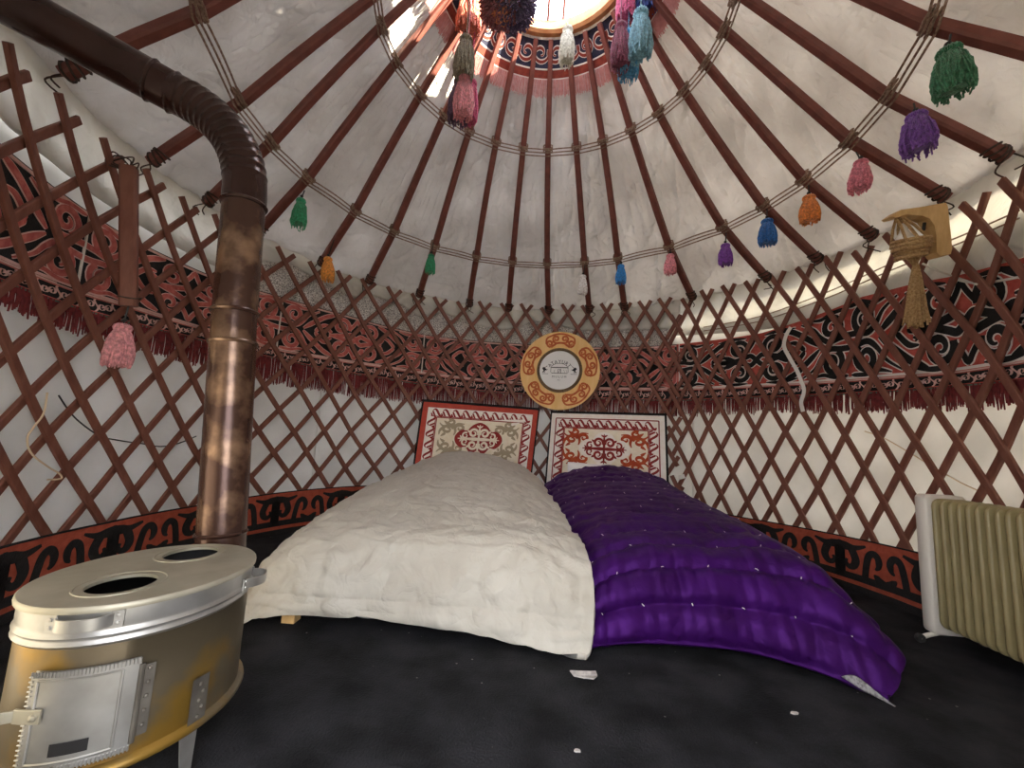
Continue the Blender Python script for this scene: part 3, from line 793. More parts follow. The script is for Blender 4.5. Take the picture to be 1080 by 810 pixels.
PNT = [
 [(.10,1.42,.27),(.15,1.40,.34),(.30,1.38,.415),(.48,1.36,.455),(.68,1.34,.455),(.86,1.30,.425),(.97,1.27,.37),(1.00,1.27,.30)],
 [(.10,1.22,.27),(.15,1.22,.355),(.30,1.22,.44),(.48,1.22,.482),(.68,1.22,.482),(.86,1.22,.445),(.98,1.22,.385),(1.03,1.22,.30)],
 [(.11,.95,.24),(.16,.95,.335),(.31,.95,.40),(.50,.95,.43),(.70,.95,.43),(.86,.95,.41),(.98,.95,.355),(1.05,.95,.26)],
 [(.13,.55,.19),(.18,.55,.30),(.33,.55,.36),(.51,.55,.385),(.70,.55,.39),(.86,.55,.38),(.98,.55,.33),(1.07,.55,.22)],
 [(.16,.15,.14),(.205,.15,.26),(.34,.15,.325),(.52,.15,.345),(.70,.15,.35),(.86,.15,.35),(.985,.15,.31),(1.09,.15,.18)],
 [(.18,-.12,.10),(.22,-.12,.22),(.35,-.11,.29),(.53,-.10,.31),(.70,-.10,.315),(.86,-.11,.325),(.985,-.13,.29),(1.10,-.13,.15)],
 [(.19,-.26,.07),(.22,-.27,.17),(.36,-.26,.245),(.53,-.255,.265),(.70,-.26,.27),(.86,-.28,.275),(.985,-.33,.245),(1.10,-.35,.12)],
 [(.20,-.33,.045),(.225,-.335,.11),(.36,-.33,.165),(.53,-.325,.18),(.70,-.335,.185),(.86,-.365,.18),(.985,-.43,.155),(1.085,-.46,.08)],
 [(.205,-.36,.02),(.23,-.36,.055),(.37,-.355,.085),(.53,-.35,.10),(.70,-.365,.10),(.86,-.405,.09),(.975,-.475,.07),(1.035,-.505,.035)],
 [(.21,-.37,.012),(.235,-.375,.018),(.37,-.36,.03),(.53,-.36,.035),(.70,-.375,.035),(.86,-.425,.022),(.955,-.50,.014),(.995,-.525,.012)]]
def pdisp(s, t, p):
    L_ = interp(t, PT, PL); x = (PL[-1]-L_)/.118; e = abs(x-round(x))*.118      # distance to the nearest seam
    front = min(1, max(0, (L_-fl)/.12)); k = .30 + .70*front
    seam = 1-math.exp(-(e/.022)**2)
    pk = math.exp(-(e/.035)**2)
    d = .020*k*seam + .007*nz(p.x*8, p.y*8+p.z*9, 1) + .005*nz(p.x*26, p.y*11+p.z*11, 3)
    d += (.004+.007*front)*nz(p.x*30, p.z*3+p.y*3, 7) + .006*pk*nz(p.x*55, L_*6, 11)
    if t < .25: d += .010*nz(p.x*20, p.y*20, 6)
    return (d - .012*k)*(1 if t < .93 else max(0, (1-t)/.07))
def arc(net):
    PT = []; PL = []; a = None; l = 0
    for i in range(181):
        q = bspl(net, .45, i/180); l += (q-a).length if a is not None else 0; a = q; PT.append(i/180); PL.append(l)
    return PT, PL
PTT, PLL = arc(PNT); PT = PTT; 
fl = PLL[int(180*5/9)]
class _L(list): pass
PL = _L(PLL)
mb, pv = quilt('p', PNT, 150, 180, pdisp, 0)
pq = thing('purple_quilt', 'shiny purple padded quilt draped to the floor over the right bed', 'quilt', (.58,.4,0))
mb.build('quilt_cover', 'quilt_purple', pq, solid=.016, angle=180)
cnt = 0
for a in range(1, 14):
    for b_ in range(1, 8):
        s = (b_+.5*(a % 2)-.1)*.13; Lt = PL[-1]-a*.118*(1 if a < 5 else 1.3)
        if s > .93 or Lt < .1: continue
        t = min(range(181), key=lambda q: abs(PL[q]-Lt))/180
        i = int(round(s*150)); j = int(round(t*180)); p = pv[j*151+i]; q = pv[min(j+1,180)*151+i]
        e = pv[j*151+min(i+1,150)]
        nr = (e-p).cross(q-p); nr = nr.normalized() if nr.length > 1e-9 else V((0,0,1))
        if nr.z < -.3 or (abs(nr.z) < .3 and nr.y > .5): nr = -nr
        o_ = p + nr*.010; d = V((random.uniform(-1,1), random.uniform(-1,1), random.uniform(-1,1))).normalized()*.0055
        mb = MB(); mb.tube([o_-d, o_ + nr*.002, o_+d], [.0014,.0016,.0012], 5)
        t_ = mb.build('stitch_tuft', 'ribbon', pq); t_['label'] = 'white stitch tuft'
# grey lining showing at the turned-up corner
def lf(u, v):
    a = at_z(888, 718, .02); b_ = at_z(921, 735, .02); c = a.lerp(b_, u); return c + V((.02*v, -.045*v+.0, .018*math.sin(u*PI)*(1-v)+.008*(1-v))) + V((0,0,.004))
mb = MB(); mb.grid(lf, 12, 4); l_ = mb.build('lining', 'lining', pq, solid=.006); l_['label'] = 'grey flecked lining at the turned corner'
# white quilt dark specks are left as stitching in the cloth; beds under the quilts
def bed(x0, x1, y0, y1, zt, label):
    o = thing('bed', label, 'bed', ((x0+x1)/2, (y0+y1)/2, 0), 'beds under the quilts')
    mb = MB(); mb.box(((x0+x1)/2, (y0+y1)/2, zt-.07), x1-x0, y1-y0, .13, 0, bev=.03); mb.build('mattress', 'pillow', o)
    mb = MB(); mb.box(((x0+x1)/2, (y0-.12+y1)/2, .10), x1-x0-.06, y1-y0+.12, .05, 0, bev=.004); mb.build('bed_frame', 'wood', o, smooth=False)
    for x in (x0+.05, x1-.05):
        for y in (y0-.125, y1-.06):
            mb = MB(); mb.box((x, y, .0385), .045, .045, .075, 0, bev=.003); mb.build('leg', 'wood', o, smooth=False)
    return o
bed(-.83, .02, -.20, 1.25, .235, 'low wooden bed under the white quilt, pale leg showing at its foot')
bed(.28, .92, -.08, 1.2, .225, 'low bed hidden under the purple quilt')
def pillow(c, sx, sy, sz, label, rz=0):
    def fn(u, v):
        x = 2*u-1; y = 2*v-1; k = (max(0, 1-abs(x)**2.6)*max(0, 1-abs(y)**2.6))**.45
        return V(c) + Matrix.Rotation(rz, 3, 'Z') @ V((x*sx*(1-.06*(1-abs(y))), y*sy*(1-.06*(1-abs(x))), k*sz))
    def fn2(u, v): q = fn(u, v); q.z = 2*c[2]-q.z; return q
    mb = MB(); mb.grid(fn, 24, 18); mb.grid(fn2, 24, 18)
    return tag(mb.build('pillow', 'pillow'), label, 'pillow')
pk = at_y(622, 499, 1.42)
mb = MB()
A = pk + V((-.01, 0, -.10)); 
def pil(u, v):
    x = 2*u-1; y = 2*v-1; k = (max(0, 1-abs(x)**3)*max(0, 1-abs(y)**3))**.5
    return V((.50, 1.37, .405)) + V((x*.215, .02*y + k*.03, y*.085 + .012*(1-u)))
def pil2(u, v): q = pil(u, v); q.y = 2*(1.37+.02*(2*v-1)) - q.y; return q
mb.grid(pil, 20, 12); mb.grid(pil2, 20, 12)
tag(mb.build('pillow', 'pillow'), 'white pillow corner peeping out above the purple quilt', 'pillow')

# ------------------------------------------------------------------ stove
SC = V((-.75, -.935, 0)); SA, SBb = .158, .195
def el(k, ang, z): a = math.radians(ang); return V((SC.x + SA*k*math.cos(a), SC.y + SBb*k*math.sin(a), z))
stv = thing('wood_stove', 'oval heat-yellowed zinc wood stove with two open cooking holes at lower left', 'stove', SC)
ZB = .095
mb = MB()
def ring_prof(prof, mi=0, n_=64):
    vs = []; fs = []
    for k, z in prof:
        for j in range(n_): vs.append(el(k, 360*j/n_, z))
    for i in range(len(prof)-1):
        for j in range(n_): fs.append([i*n_+j, i*n_+(j+1) % n_, (i+1)*n_+(j+1) % n_, (i+1)*n_+j])
    mb.add(vs, fs, mi); return len(vs)
ring_prof([(.94,ZB+.004),(.985,ZB+.004),(.99,ZB+.01),(.985,.20),(.985,.287),(1.0,.2885)])
mb.add([el(.94, 360*j/64, ZB+.004) for j in range(64)], [list(range(64))])
mb.build('body', 'gold', stv, angle=60)
mb = MB(); ring_prof([(.97,ZB+.002),(1.05,ZB-.003),(1.06,ZB+.001),(1.05,ZB+.008),(.985,ZB+.012)]); b_ = mb.build('base_rim', 'gold', stv, angle=60)
mb = MB(); ring_prof([(.985,.286),(1.0,.288),(1.018,.292),(1.0,.297),(1.002,.300),(1.02,.304),(1.0,.309),(.998,.312),(1.005,.316),(1.005,.343)]); b_ = mb.build('collar_band', 'zinc_bright', stv, angle=60)
# top plate with two holes
bm = bmesh.new()
def loop(pts):
    vv = [bm.verts.new(p) for p in pts]; ee = []
    for i in range(len(vv)): ee.append(bm.edges.new((vv[i], vv[(i+1) % len(vv)])))
    return ee
holes = [(V((-.736,-1.019,0)), .048, .054), (V((-.768,-.823,0)), .049, .056)]
edges = loop([el(1.022, 360*j/72, .351) for j in range(72)])
for c, a, b2 in holes: edges += loop([c + V((a*math.cos(2*PI*j/36), b2*math.sin(2*PI*j/36), .351)) for j in range(36)])
bmesh.ops.triangle_fill(bm, edges=edges, use_beauty=True)
bm.verts.index_update(); vs = [v.co.copy() for v in bm.verts]; fs = [[v.index for v in f.verts] for f in bm.faces]; bm.free()
mb = MB(); mb.add(vs, fs); mb.add([p - V((0,0,.006)) for p in vs], fs)
ring_prof([(1.022,.351),(1.034,.349),(1.038,.345),(1.034,.341),(1.02,.342),(1.005,.345)])
for c, a, b2 in holes:
    ll = [[c + V((a*k*math.cos(2*PI*j/36), b2*k*math.sin(2*PI*j/36), z)) for j in range(36)] for k, z in ((1,.351),(1,.345))]
    mb.add(ll[0]+ll[1], [[j, (j+1) % 36, 36+(j+1) % 36, 36+j] for j in range(36)])
tp = mb.build('top_plate', 'zinc', stv, angle=40)
for c, a, b2 in holes:
    mb = MB(); mb.tube([c + V((a*1.28*math.cos(2*PI*j/40), b2*1.28*math.sin(2*PI*j/40), .3505)) for j in range(40)], .0022, 6, closed=True); mb.build('pressed_ring', 'zinc', tp)
mb = MB(); mb.add([el(.975, 360*j/48, .19) for j in range(48)], [list(range(48))]); ring_prof([(.97,.19),(.965,.345)]); b_ = mb.build('fire_chamber', 'dark_metal', stv, smooth=False)  # dark liner added so the cooking holes look unlit inside
def strap_handle(ang, z, w, out):
    mb = MB(); P = []; sd = []; ou = []
    for i in range(13):
        t = -1+2*i/12; a = ang + t*w; k = 1.0 + out*(1-abs(t)**3.2); P.append(el(k, a, z)); 
    for i in range(13):
        d = (P[min(i+1,12)]-P[max(i-1,0)]).normalized(); sd.append(V((0,0,1))); ou.append(d.cross(V((0,0,1))).normalized())
    mb.sweep(P, sd, ou, .019, .003)
    h = mb.build('handle', 'zinc_bright', stv)
    for t in (-1.12, 1.12):
        mb = MB(); c = el(1.012, ang+t*w, z); nr = (c - V((SC.x, SC.y, z))).normalized()
        mb.bar(c - V((0,0,.013)), c + V((0,0,.013)), nr.cross(V((0,0,1))), .017, .003)
        for e in (-.006,.006): mb.lathe([(.0,.004),(.003,.0035),(.0035,.001)], 8, c + V((0,0,e)), nr.to_track_quat('Z','Y').to_matrix())
        mb.build('mounting_lug', 'zinc_bright', h)
strap_handle(-70, .327, 13, .09)
strap_handle(30, .312, 12, .18)
strap_handle(194, .312, 12, .16)
# fire door, curved to the body
def bodymap(k0=1.0):
    def f(u, v, h):     # u bearing on the body in degrees, v height
        c = el(1.0, u, v); nr = V((math.cos(math.radians(u))/SA, math.sin(math.radians(u))/SBb, 0)).normalized(); return c + nr*h
    return f
bmf = bodymap()
da0, da1, dz0, dz1 = -88, -43, .118, .258
mb = MB(); 
mb.grid(lambda u, v: bmf(da0+(da1-da0)*u, dz0+(dz1-dz0)*v, .007), 24, 8)
mb.grid(lambda u, v: bmf(da0+(da1-da0)*u, dz0+(dz1-dz0)*v, .001), 24, 8)
for e in range(2):
    pass
def dline(pts, w, h): mb.tube([bmf(p[0], p[1], h) for p in pts], w, 6)
m0 = [(da0+4, dz0+.012),(da1-7, dz0+.012),(da1-7, dz1-.012),(da0+4, dz1-.012),(da0+4, dz0+.012)]
for a, c in zip(m0[:-1], m0[1:]): dline([(a[0]+(c[0]-a[0])*i/10, a[1]+(c[1]-a[1])*i/10) for i in range(11)], .0022, .0075)
for i in range(30):      # crimped top and bottom edges
    a = da0+.6+(da1-da0-1.2)*i/29
    for z in (dz0+.003, dz1-.003): mb.tube([bmf(a, z-.004, .008), bmf(a, z+.004, .008)], .0014, 5)
for i in range(20):
    z = dz0+.006+(dz1-dz0-.012)*i/19; mb.tube([bmf(da0-.4, z, .008), bmf(da0+1.6, z, .008)], .0014, 5)
door = mb.build('fire_door', 'zinc_bright', stv, angle=50)
mb = MB(); mb.grid(lambda u, v: bmf(-74+15*u, .139+.018*v, .0085), 8, 2); mb.build('draught_slot', 'dark_metal', door, smooth=False)  # flat dark patch painted as the shade of an open slot
mb = MB(); mb.grid(lambda u, v: bmf(da1-.5+7*u, dz0+.015+(dz1-dz0-.03)*v, .004), 6, 6)
mb.tube([bmf(da1+.4, dz0+.01, .008), bmf(da1+.4, dz1-.01, .008)], .004, 8)
for i in range(5): mb.lathe([(0,.003),(.003,.002),(.0035,0)], 8, bmf(da1+4, dz0+.03+.022*i, .004), (bmf(da1+4,.2,1)-bmf(da1+4,.2,0)).to_track_quat('Z','Y').to_matrix())
mb.build('hinge', 'grey_steel', door); 
mb = MB()
mb.sweep([bmf(-92+3.2*i, .1985, .011) for i in range(5)], [V((0,0,1))]*5, [(bmf(-92+3.2*i,.2,1)-bmf(-92+3.2*i,.2,0)).normalized() for i in range(5)], .020, .004)
p0 = bmf(-92, .1985, .011); mb.sweep([p0, p0 + V((-.012,-.012,.002)), p0 + V((-.03,-.014,-.004)), p0 + V((-.055,-.012,-.012))], [V((0,0,1))]*4, [V((.3,-1,0)).normalized()]*4, .016, .004)
mb.lathe([(0,.006),(.005,.004),(.006,0)], 10, bmf(-82, .1985, .012), (bmf(-82,.2,1)-bmf(-82,.2,0)).to_track_quat('Z','Y').to_matrix())
mb.build('latch', 'zinc', door)
mb = MB(); mb.grid(lambda u, v: bmf(-17+10*u, .10+.082*v, .004), 5, 6)
for i in range(5): mb.lathe([(0,.004),(.003,.003),(.004,0)], 8, bmf(-12+2*(i % 2), .112+.014*i, .004), (bmf(-12,.2,1)-bmf(-12,.2,0)).to_track_quat('Z','Y').to_matrix())
mb.build('leg_plate', 'grey_steel', stv)
for ang in (-14, -100, 80, 166):
    c = el(.97, ang, 0); nr = (c - SC); nr.z = 0; nr.normalize(); tg = nr.cross(V((0,0,1)))
    mb = MB(); top = c + V((0,0,ZB+.012)); ft = c + nr*.008 + V((0,0,.002))
    mb.sweep([top + tg*.0, ft], [tg]*2, [nr]*2, [.034,.016], .003); mb.sweep([top - tg*.016 - nr*.014, ft - tg*.006 - nr*.008], [nr]*2, [tg]*2, [.028,.014], .003)
    mb.build('leg', 'zinc_bright', stv, smooth=False)

# ------------------------------------------------------------------ stove pipe
PR = .0585
pb = at_z(233, 577, .35); pb = V((pb.x, -.752, .34)); yy = -.655
b0 = at_y(233, 575, yy); a1 = at_y(246, 362, yy); a2 = at_y(257.5, 215, yy); a3 = at_y(260, 175, yy)
b0 = b0 + (b0-a1)*((b0.z-.15)/(a1.z-b0.z))
sp0 = thing('stove_pipe', 'rusty brown stove pipe rising from the stove and sloping out at upper left', 'stove pipe', b0)
def pipe_section(name, P, m_, r=PR, n_=28):
    mb = MB(); mb.tube(P, r, n_, cap=False); return mb.build(name, m_, sp0, angle=60)
pipe_section('lower_section', [b0, b0.lerp(a1, .5), a1], 'pipe')
mid = at_y(247, 340, yy)
pipe_section('upper_section', [a1, mid, a2], 'pipe', PR*.97)
def collar(c, d, r, m_='pipe'):
    mb = MB(); d = d.normalized(); mb.lathe([(r-.004,-.007),(r+.002,-.005),(r+.005,0),(r+.002,.005),(r-.004,.007)], 32, c, d.to_track_quat('Z','Y').to_matrix()); return mb.build('collar', m_, sp0)
up_ = (a2-a1).normalized()
collar(at_y(233.5, 562, yy), up_, PR); collar(a1, up_, PR); collar(mid + up_*.03, up_, PR)
# elbow and sloping run
e0 = a2; mb = MB(); mb.lathe([(.001,-.004),(PR*.9,-.004),(PR*1.03,.002),(PR*1.03,.02)], 28, b0, up_.to_track_quat('Z','Y').to_matrix()); mb.build('soot_cap', 'pipe', sp0)
mb = MB(); q0 = b0 + up_*.08; q1 = V((q0.x, SC.y+SBb*.96, q0.z)); mb.tube([q0, q1], .045, 24, cap=False); mb.build('flue_outlet', 'pipe', sp0)
e_end = at_y(183, 98, -.70); far = at_y(30, 14, -.88)
slope = (far - e_end).normalized()
cp = []
bend0 = a2 + up_*.03
ctrl = a2 + up_*((e_end-a2).length*.62)
for i in range(65):
    t = i/64; cp.append((1-t)**2*bend0 + 2*t*(1-t)*(ctrl) + t*t*e_end)
mb = MB(); mb.tube(cp, [PR*(1.0 + ((.035 if i % 4 == 0 else (-.012 if i % 4 == 2 else .006)) if 6 < i < 60 else 0)) for i in range(65)], 28, cap=False); mb.build('pleated_elbow', 'pipe_dark', sp0, angle=25)
pipe_section('elbow_foot', [a2 - up_*.01, bend0 + up_*.004], 'pipe_dark', PR*1.01); collar(a2 - up_*.005, up_, PR, 'pipe_dark')
end = e_end + slope*1.15
pipe_section('sloping_section', [e_end - slope*.005, e_end + slope*.5, end], 'pipe_dark', PR*1.0)
collar(e_end + slope*.0, slope, PR, 'pipe_dark'); collar(e_end + slope*.055, slope, PR, 'pipe_dark')

# ------------------------------------------------------------------ oil radiator
rx0 = 1.475; ry = -.085
tz = at_x(978, 522, rx0).z
rad = thing('oil_radiator', 'olive-cream finned oil radiator with off-white end panel beside the wall at right', 'radiator', (rx0+.075, ry-.3, 0))
zb_ = .055
def fin_outline(x0, x1, z0, z1, r, n_=5):
    pts = []
    for cx_, cz_, a0 in ((x1-r, z1-r, 0), (x0+r, z1-r, 90), (x0+r, z0+r, 180), (x1-r, z0+r, 270)):
        for i in range(n_+1): a = math.radians(a0+90*i/n_); pts.append((cx_+r*math.cos(a), cz_+r*math.sin(a)))
    return pts
def slab(y0, y1, x0, x1, z0, z1, r, name, m_, par, bulge=.004):
    mb = MB(); o1 = fin_outline(x0, x1, z0, z1, r); o2 = fin_outline(x0+bulge, x1-bulge, z0+bulge, z1-bulge, r)
    k = len(o1); rows = [(o2, y0), (o1, y0-bulge), (o1, y1+bulge), (o2, y1)]
    vs = [V((x, yv, z)) for o_, yv in rows for x, z in o_]
    fs = [[i*k+j, i*k+(j+1) % k, (i+1)*k+(j+1) % k, (i+1)*k+j] for i in range(3) for j in range(k)] + [list(range(k)), [3*k+j for j in range(k)][::-1]]
    mb.add(vs, fs); return mb.build(name, m_, par, angle=50)
ep = slab(ry, ry-.05, rx0, rx0+.15, zb_-.02, tz, .02, 'end_panel', 'rad_white', rad, .006)
ep['label'] = 'off-white end panel'
pitch = .030
for i in range(15):
    y = ry-.062-i*pitch
    slab(y, y-.017, rx0+.004, rx0+.146, zb_+.01, tz-.01, .03, 'fin', 'rad', rad, .005)
mb = MB(); mb.tube([(rx0+.075, ry-.03, zb_+.06),(rx0+.075, ry-.055-15*pitch, zb_+.06)], .03, 12); mb.tube([(rx0+.075, ry-.03, tz-.07),(rx0+.075, ry-.055-15*pitch, tz-.07)], .03, 12); mb.build('oil_tube', 'rad', rad)
for k in (0, 1):
    mb = MB(); y = ry-.03-k*.42
    mb.tube(spline([(rx0-.035,y,.016),(rx0+.0,y,.03),(rx0+.075,y,.045),(rx0+.15,y,.03),(rx0+.185,y,.016)], 5), .008, 8)
    f_ = mb.build('foot', 'rad_white', rad)
    for x in (rx0-.035, rx0+.185):
        mb = MB(); mb.lathe([(.001,-.008),(.014,-.008),(.016,0),(.014,.008),(.001,.008)], 14, (x, y, .0165), Matrix.Rotation(PI/2, 3, 'X')); mb.build('caster', 'wire', f_)

# ------------------------------------------------------------------ tassels
def tassel(name, label, c, top, w, Ln, group, cord_to=None, shag=0.0, tilt=V((0,0,0)), knot=True, n_=90):
    """top: point where head begins; w: widest width; Ln: length"""
    o = thing(name, label, 'tassel', top - V((0,0,Ln)), group)
    ax = (V((0,0,-1)) + tilt).normalized(); sx = ax.orthogonal().normalized(); sy = ax.cross(sx)
    Y = yarn(c); rw = w/2
    hd = .16*Ln
    mb = MB(); prof = [(.02*rw,0),(.30*rw,.02*Ln),(.50*rw,.06*Ln),(.56*rw,.11*Ln),(.50*rw,.155*Ln),(.42*rw,.17*Ln)]
    bs = Matrix((sx, sy, ax)).transposed()
    mb.lathe(prof, 16, top, bs); 
    for k in range(18):
        a = 2*PI*k/18; mb.tube([top + bs @ V((r_*math.cos(a)*1.03, r_*math.sin(a)*1.03, z)) for r_, z in prof[1:]], .055*rw, 5)
    mb.build('head', Y, o)
    mb = MB(); z0 = .165*Ln; mb.tube([top + bs @ V((.47*rw*math.cos(2*PI*k/20), .47*rw*math.sin(2*PI*k/20), z0)) for k in range(20)], .06*rw, 6, closed=True); mb.build('binding', Y, o)
    mb = MB(); mb.lathe([(.40*rw,.17*Ln),(.62*rw,.35*Ln),(.78*rw,.6*Ln),(.80*rw,.88*Ln),(.45*rw,.90*Ln),(.01*rw,.90*Ln)], 18, top, bs)
    for k in range(n_):
        a = 2*PI*random.random(); f = random.uniform(.80,1.0); l = Ln*random.uniform(.93-shag*.3,1.0+shag*.25); wv_ = rw*(.04+.12*shag)
        P = []
        for (q, z) in ((.42,.165),(.66,.32),(.84,.52),(.94,.74),(.92,.88),(.86,1.0)):
            aa = a+random.uniform(-.05,.05)*(1+3*shag); P.append(top + bs @ V((q*f*rw*math.cos(aa)+random.uniform(-wv_,wv_), q*f*rw*math.sin(aa)+random.uniform(-wv_,wv_), z*l if z < 1 else l)))
        mb.tube(P, [.058*rw,.06*rw,.06*rw,.058*rw,.056*rw,.05*rw], 5)
    mb.build('skirt', Y, o)
    if cord_to is not None:
        mb = MB(); mb.tube([top + V((0,0,-.004)), top.lerp(cord_to, .5), cord_to], .0032, 6)
        if knot: mb.lathe([(.001,-.008),(.008,-.004),(.009,.002),(.001,.009)], 8, top + V((0,0,.012)))
        mb.build('hanging_cord', 'wire' if knot else Y, o)
    return o
GR = 'tassels hanging from the roof poles'
# (attach pixel, top px, bottom px, width px, colour, label, shag)
RT = [((1003,40),(1000,50),(1001,108),44,(42,104,72),'largest green tassel hanging at the upper right corner',.5,(.04,0,0)),
 ((964,112),(966,119),(967,166),38,(112,64,152),'shaggy violet tassel between the large green and the pink one',.9,(0,0,0)),
 ((903,163),(908,169),(905,206),27,(214,124,142),'pink tassel above the hanging rope lamp',.3,(-.1,0,0)),
 ((853,198),(853,206),(853,239),25,(216,130,60),'orange tassel between the pink and the bright blue one at right',.1,(0,0,0)),
 ((809,222),(809,231),(808,262),24,(28,98,170),'bright blue tassel between the orange and the violet one at right',.1,(0,0,0)),
 ((766,248),(765,257),(765,283),19,(120,60,160),'small violet tassel between the bright blue and the pale pink one',.2,(0,0,0)),
 ((707,264),(707,268),(707,292),17,(222,140,150),'small pale pink tassel above the right headboard',.1,(0,0,0)),
 ((655,277),(655,279),(655,302),15,(36,128,200),'light blue tassel between the white and the pale pink one',.1,(0,0,0)),
 ((617,281),(615,290),(615,313),14,(232,224,218),'small white tassel hanging low beside the light blue one',.1,(0,0,0)),
 ((321,203),(318,209),(318,244),20,(44,140,96),'green tassel just right of the stove pipe',.6,(0,0,0)),
 ((352,255),(346,271),(348,300),18,(226,146,58),'orange tassel in front of the lattice tips at left',.3,(.1,0,0)),
 ((457,258),(455,268),(455,291),14,(36,140,96),'small green tassel above the left headboard',.3,(0,0,0))]
for at, tp_, bt_, w, c, lab, sh, tl_ in RT:
    p = at_roof(*at); Y0 = p.y - .035*(p.y/max(.2, math.hypot(p.x, p.y)))
    q = O.lerp(p, .965)          # just under the pole's lower face
    d = (q - O).dot(MF)
    a = O + ray(*tp_)*d; b_ = O + ray(*bt_)*d
    ln_ = (a.z - b_.z); wd = w*d/FPX
    tassel('tassel', lab, c, a, wd*.80, ln_*.93, GR, cord_to=O + ray(*at)*d + V((0,0,.012)), shag=sh*.55, tilt=V(tl_), n_=130 if w > 24 else 80)
GC = 'tassels hanging from the crown'
CT = [(497,-12,32,26,(206,112,86),'orange-red tassel at the top of the left string under the crown',.15),
 (492,38,82,22,(120,112,92),'olive-grey tassel in the middle of the left string under the crown',.02),
 (486,82,128,22,(92,62,92),'dark purple tassel at the bottom of the left string, left of the pink one',.17),
 (497,84,127,20,(196,76,120),'magenta tassel at the bottom of the left string, right of the pink one',.19),
 (491,79,122,22,(216,140,150),'pale pink tassel at the front bottom of the left string',.05),
 (599,28,66,17,(228,226,210),'long white tassel hanging alone in the middle of the crown',.10),
 (660,-26,20,20,(196,84,130),'pink tassel at the top of the right string under the crown',.12),
 (683,-34,12,22,(50,74,150),'deep blue tassel above the sky blue one on the right string',.16),
 (655,24,70,21,(128,54,84),'maroon tassel on the right string beside the sky blue one',.04),
 (676,10,60,25,(120,170,190),'sky blue tassel on the right string under the crown',.0),
 (663,32,80,22,(70,150,196),'turquoise tassel lowest on the right string',.10)]
for x, y0, y1, w, c, lab, Y in CT:
    a = at_y(x, y0, Y); b_ = at_y(x, y1, Y); d = (a-O).dot(MF)
    tassel('tassel', lab, c, a, w*d/FPX*1.05, a.z-b_.z, GC, cord_to=V((a.x, a.y, max(3.10 + .16*max(0, 1-(a.x**2+a.y**2)/.16), a.z+.03))), shag=.25, knot=False, n_=110)
# big pompom
pp = at_y(537, 0, .02); d = (pp-O).dot(MF); rr = 25*d/FPX
pom = thing('pompom', 'big dark maroon and blue shaggy pompom hanging at the crown edge', 'pompom', pp - V((0,0,rr)))
for nm, c, cx_, f in (('tuft',(92,74,112),.25,.62),('tuft',(140,76,84),-.35,.6),('tuft',(226,144,96),-.25,.3)):
    mb = MB()
    cc = pp + V((cx_*rr, 0, -.12*rr if f > .4 else -.55*rr))
    mb.lathe([(.001,-.5*rr*f*1.4),(.45*rr*f*1.4,-.3*rr*f*1.4),(.6*rr*f*1.4,0),(.45*rr*f*1.4,.3*rr*f*1.4),(.001,.5*rr*f*1.4)], 14, cc)
    for k in range(620 if f > .4 else 260):
        dv = V((random.gauss(0,1), random.gauss(0,1), random.gauss(0,1))).normalized(); l = rr*f*1.55*random.uniform(.8,1.05)
        e = cc + dv*l + V((0,0,-.15*l)); mb.tube([cc + dv*.3*rr*f, cc + dv*l*.65, e], [.004,.0055,.0045], 4)
    mb.build(nm, yarn(c), pom)
mb = MB(); mb.tube([pp, V((pp.x, pp.y, 3.27))], .004, 6); mb.build('hanging_cord', 'wire', pom)

# ------------------------------------------------------------------ hanging wooden bar with pink tassel at left
hd_ = (at_r(130, 172, 1.60) - O).dot(MF)
a = O + ray(136, 176)*hd_; b_ = O + ray(135.5, 323)*hd_
hb = thing('hanging_bar', 'square red-brown wooden bar hanging by wire before the lattice at left', 'hanging bar', b_)
mb = MB(); mb.bar(a, b_, MR*1.0 + MF*.55, 14.5*hd_/FPX, 12*hd_/FPX); mb.build('bar', 'lath', hb, angle=30)
mb = MB()
c = a - V((0,0,.02))
for q in range(3):
    mb.tube(spline([a + V((0,0,-.01)), a + V((-.02+.01*q,.01,.02+.012*q)), O + ray(119+3*q, 160+4*q)*(hd_+.06), O + ray(112+4*q, 172)*(hd_+.06), a + V((.015*(q-1),.02,-.005))], 6), .0028, 5)
mb.tube(spline([a, O + ray(146, 172)*hd_, O + ray(144, 178)*hd_, a + V((0,0,-.02))], 6), .0025, 5)
mb.build('hanging_wire', 'tie', hb)
mb = MB(); e = b_ + V((0,0,.03)); w_ = .038
loop_ = [e + MR*w_*math.cos(t)*.9 + MF*w_*math.sin(t)*.8 + MU*.004*math.sin(2*t) for t in [2*PI*k/20 for k in range(20)]]
mb.tube(loop_, .0028, 5, closed=True); mb.build('binding', 'tie', hb)
ta = O + ray(130.5, 341)*hd_; tb = O + ray(130.5, 388)*hd_
tassel('tassel', 'dusty pink tassel under the hanging wooden bar at left', (206,138,142), ta, 27*hd_/FPX, ta.z-tb.z, None, cord_to=b_ + V((0,0,.0)), shag=.1, n_=140)

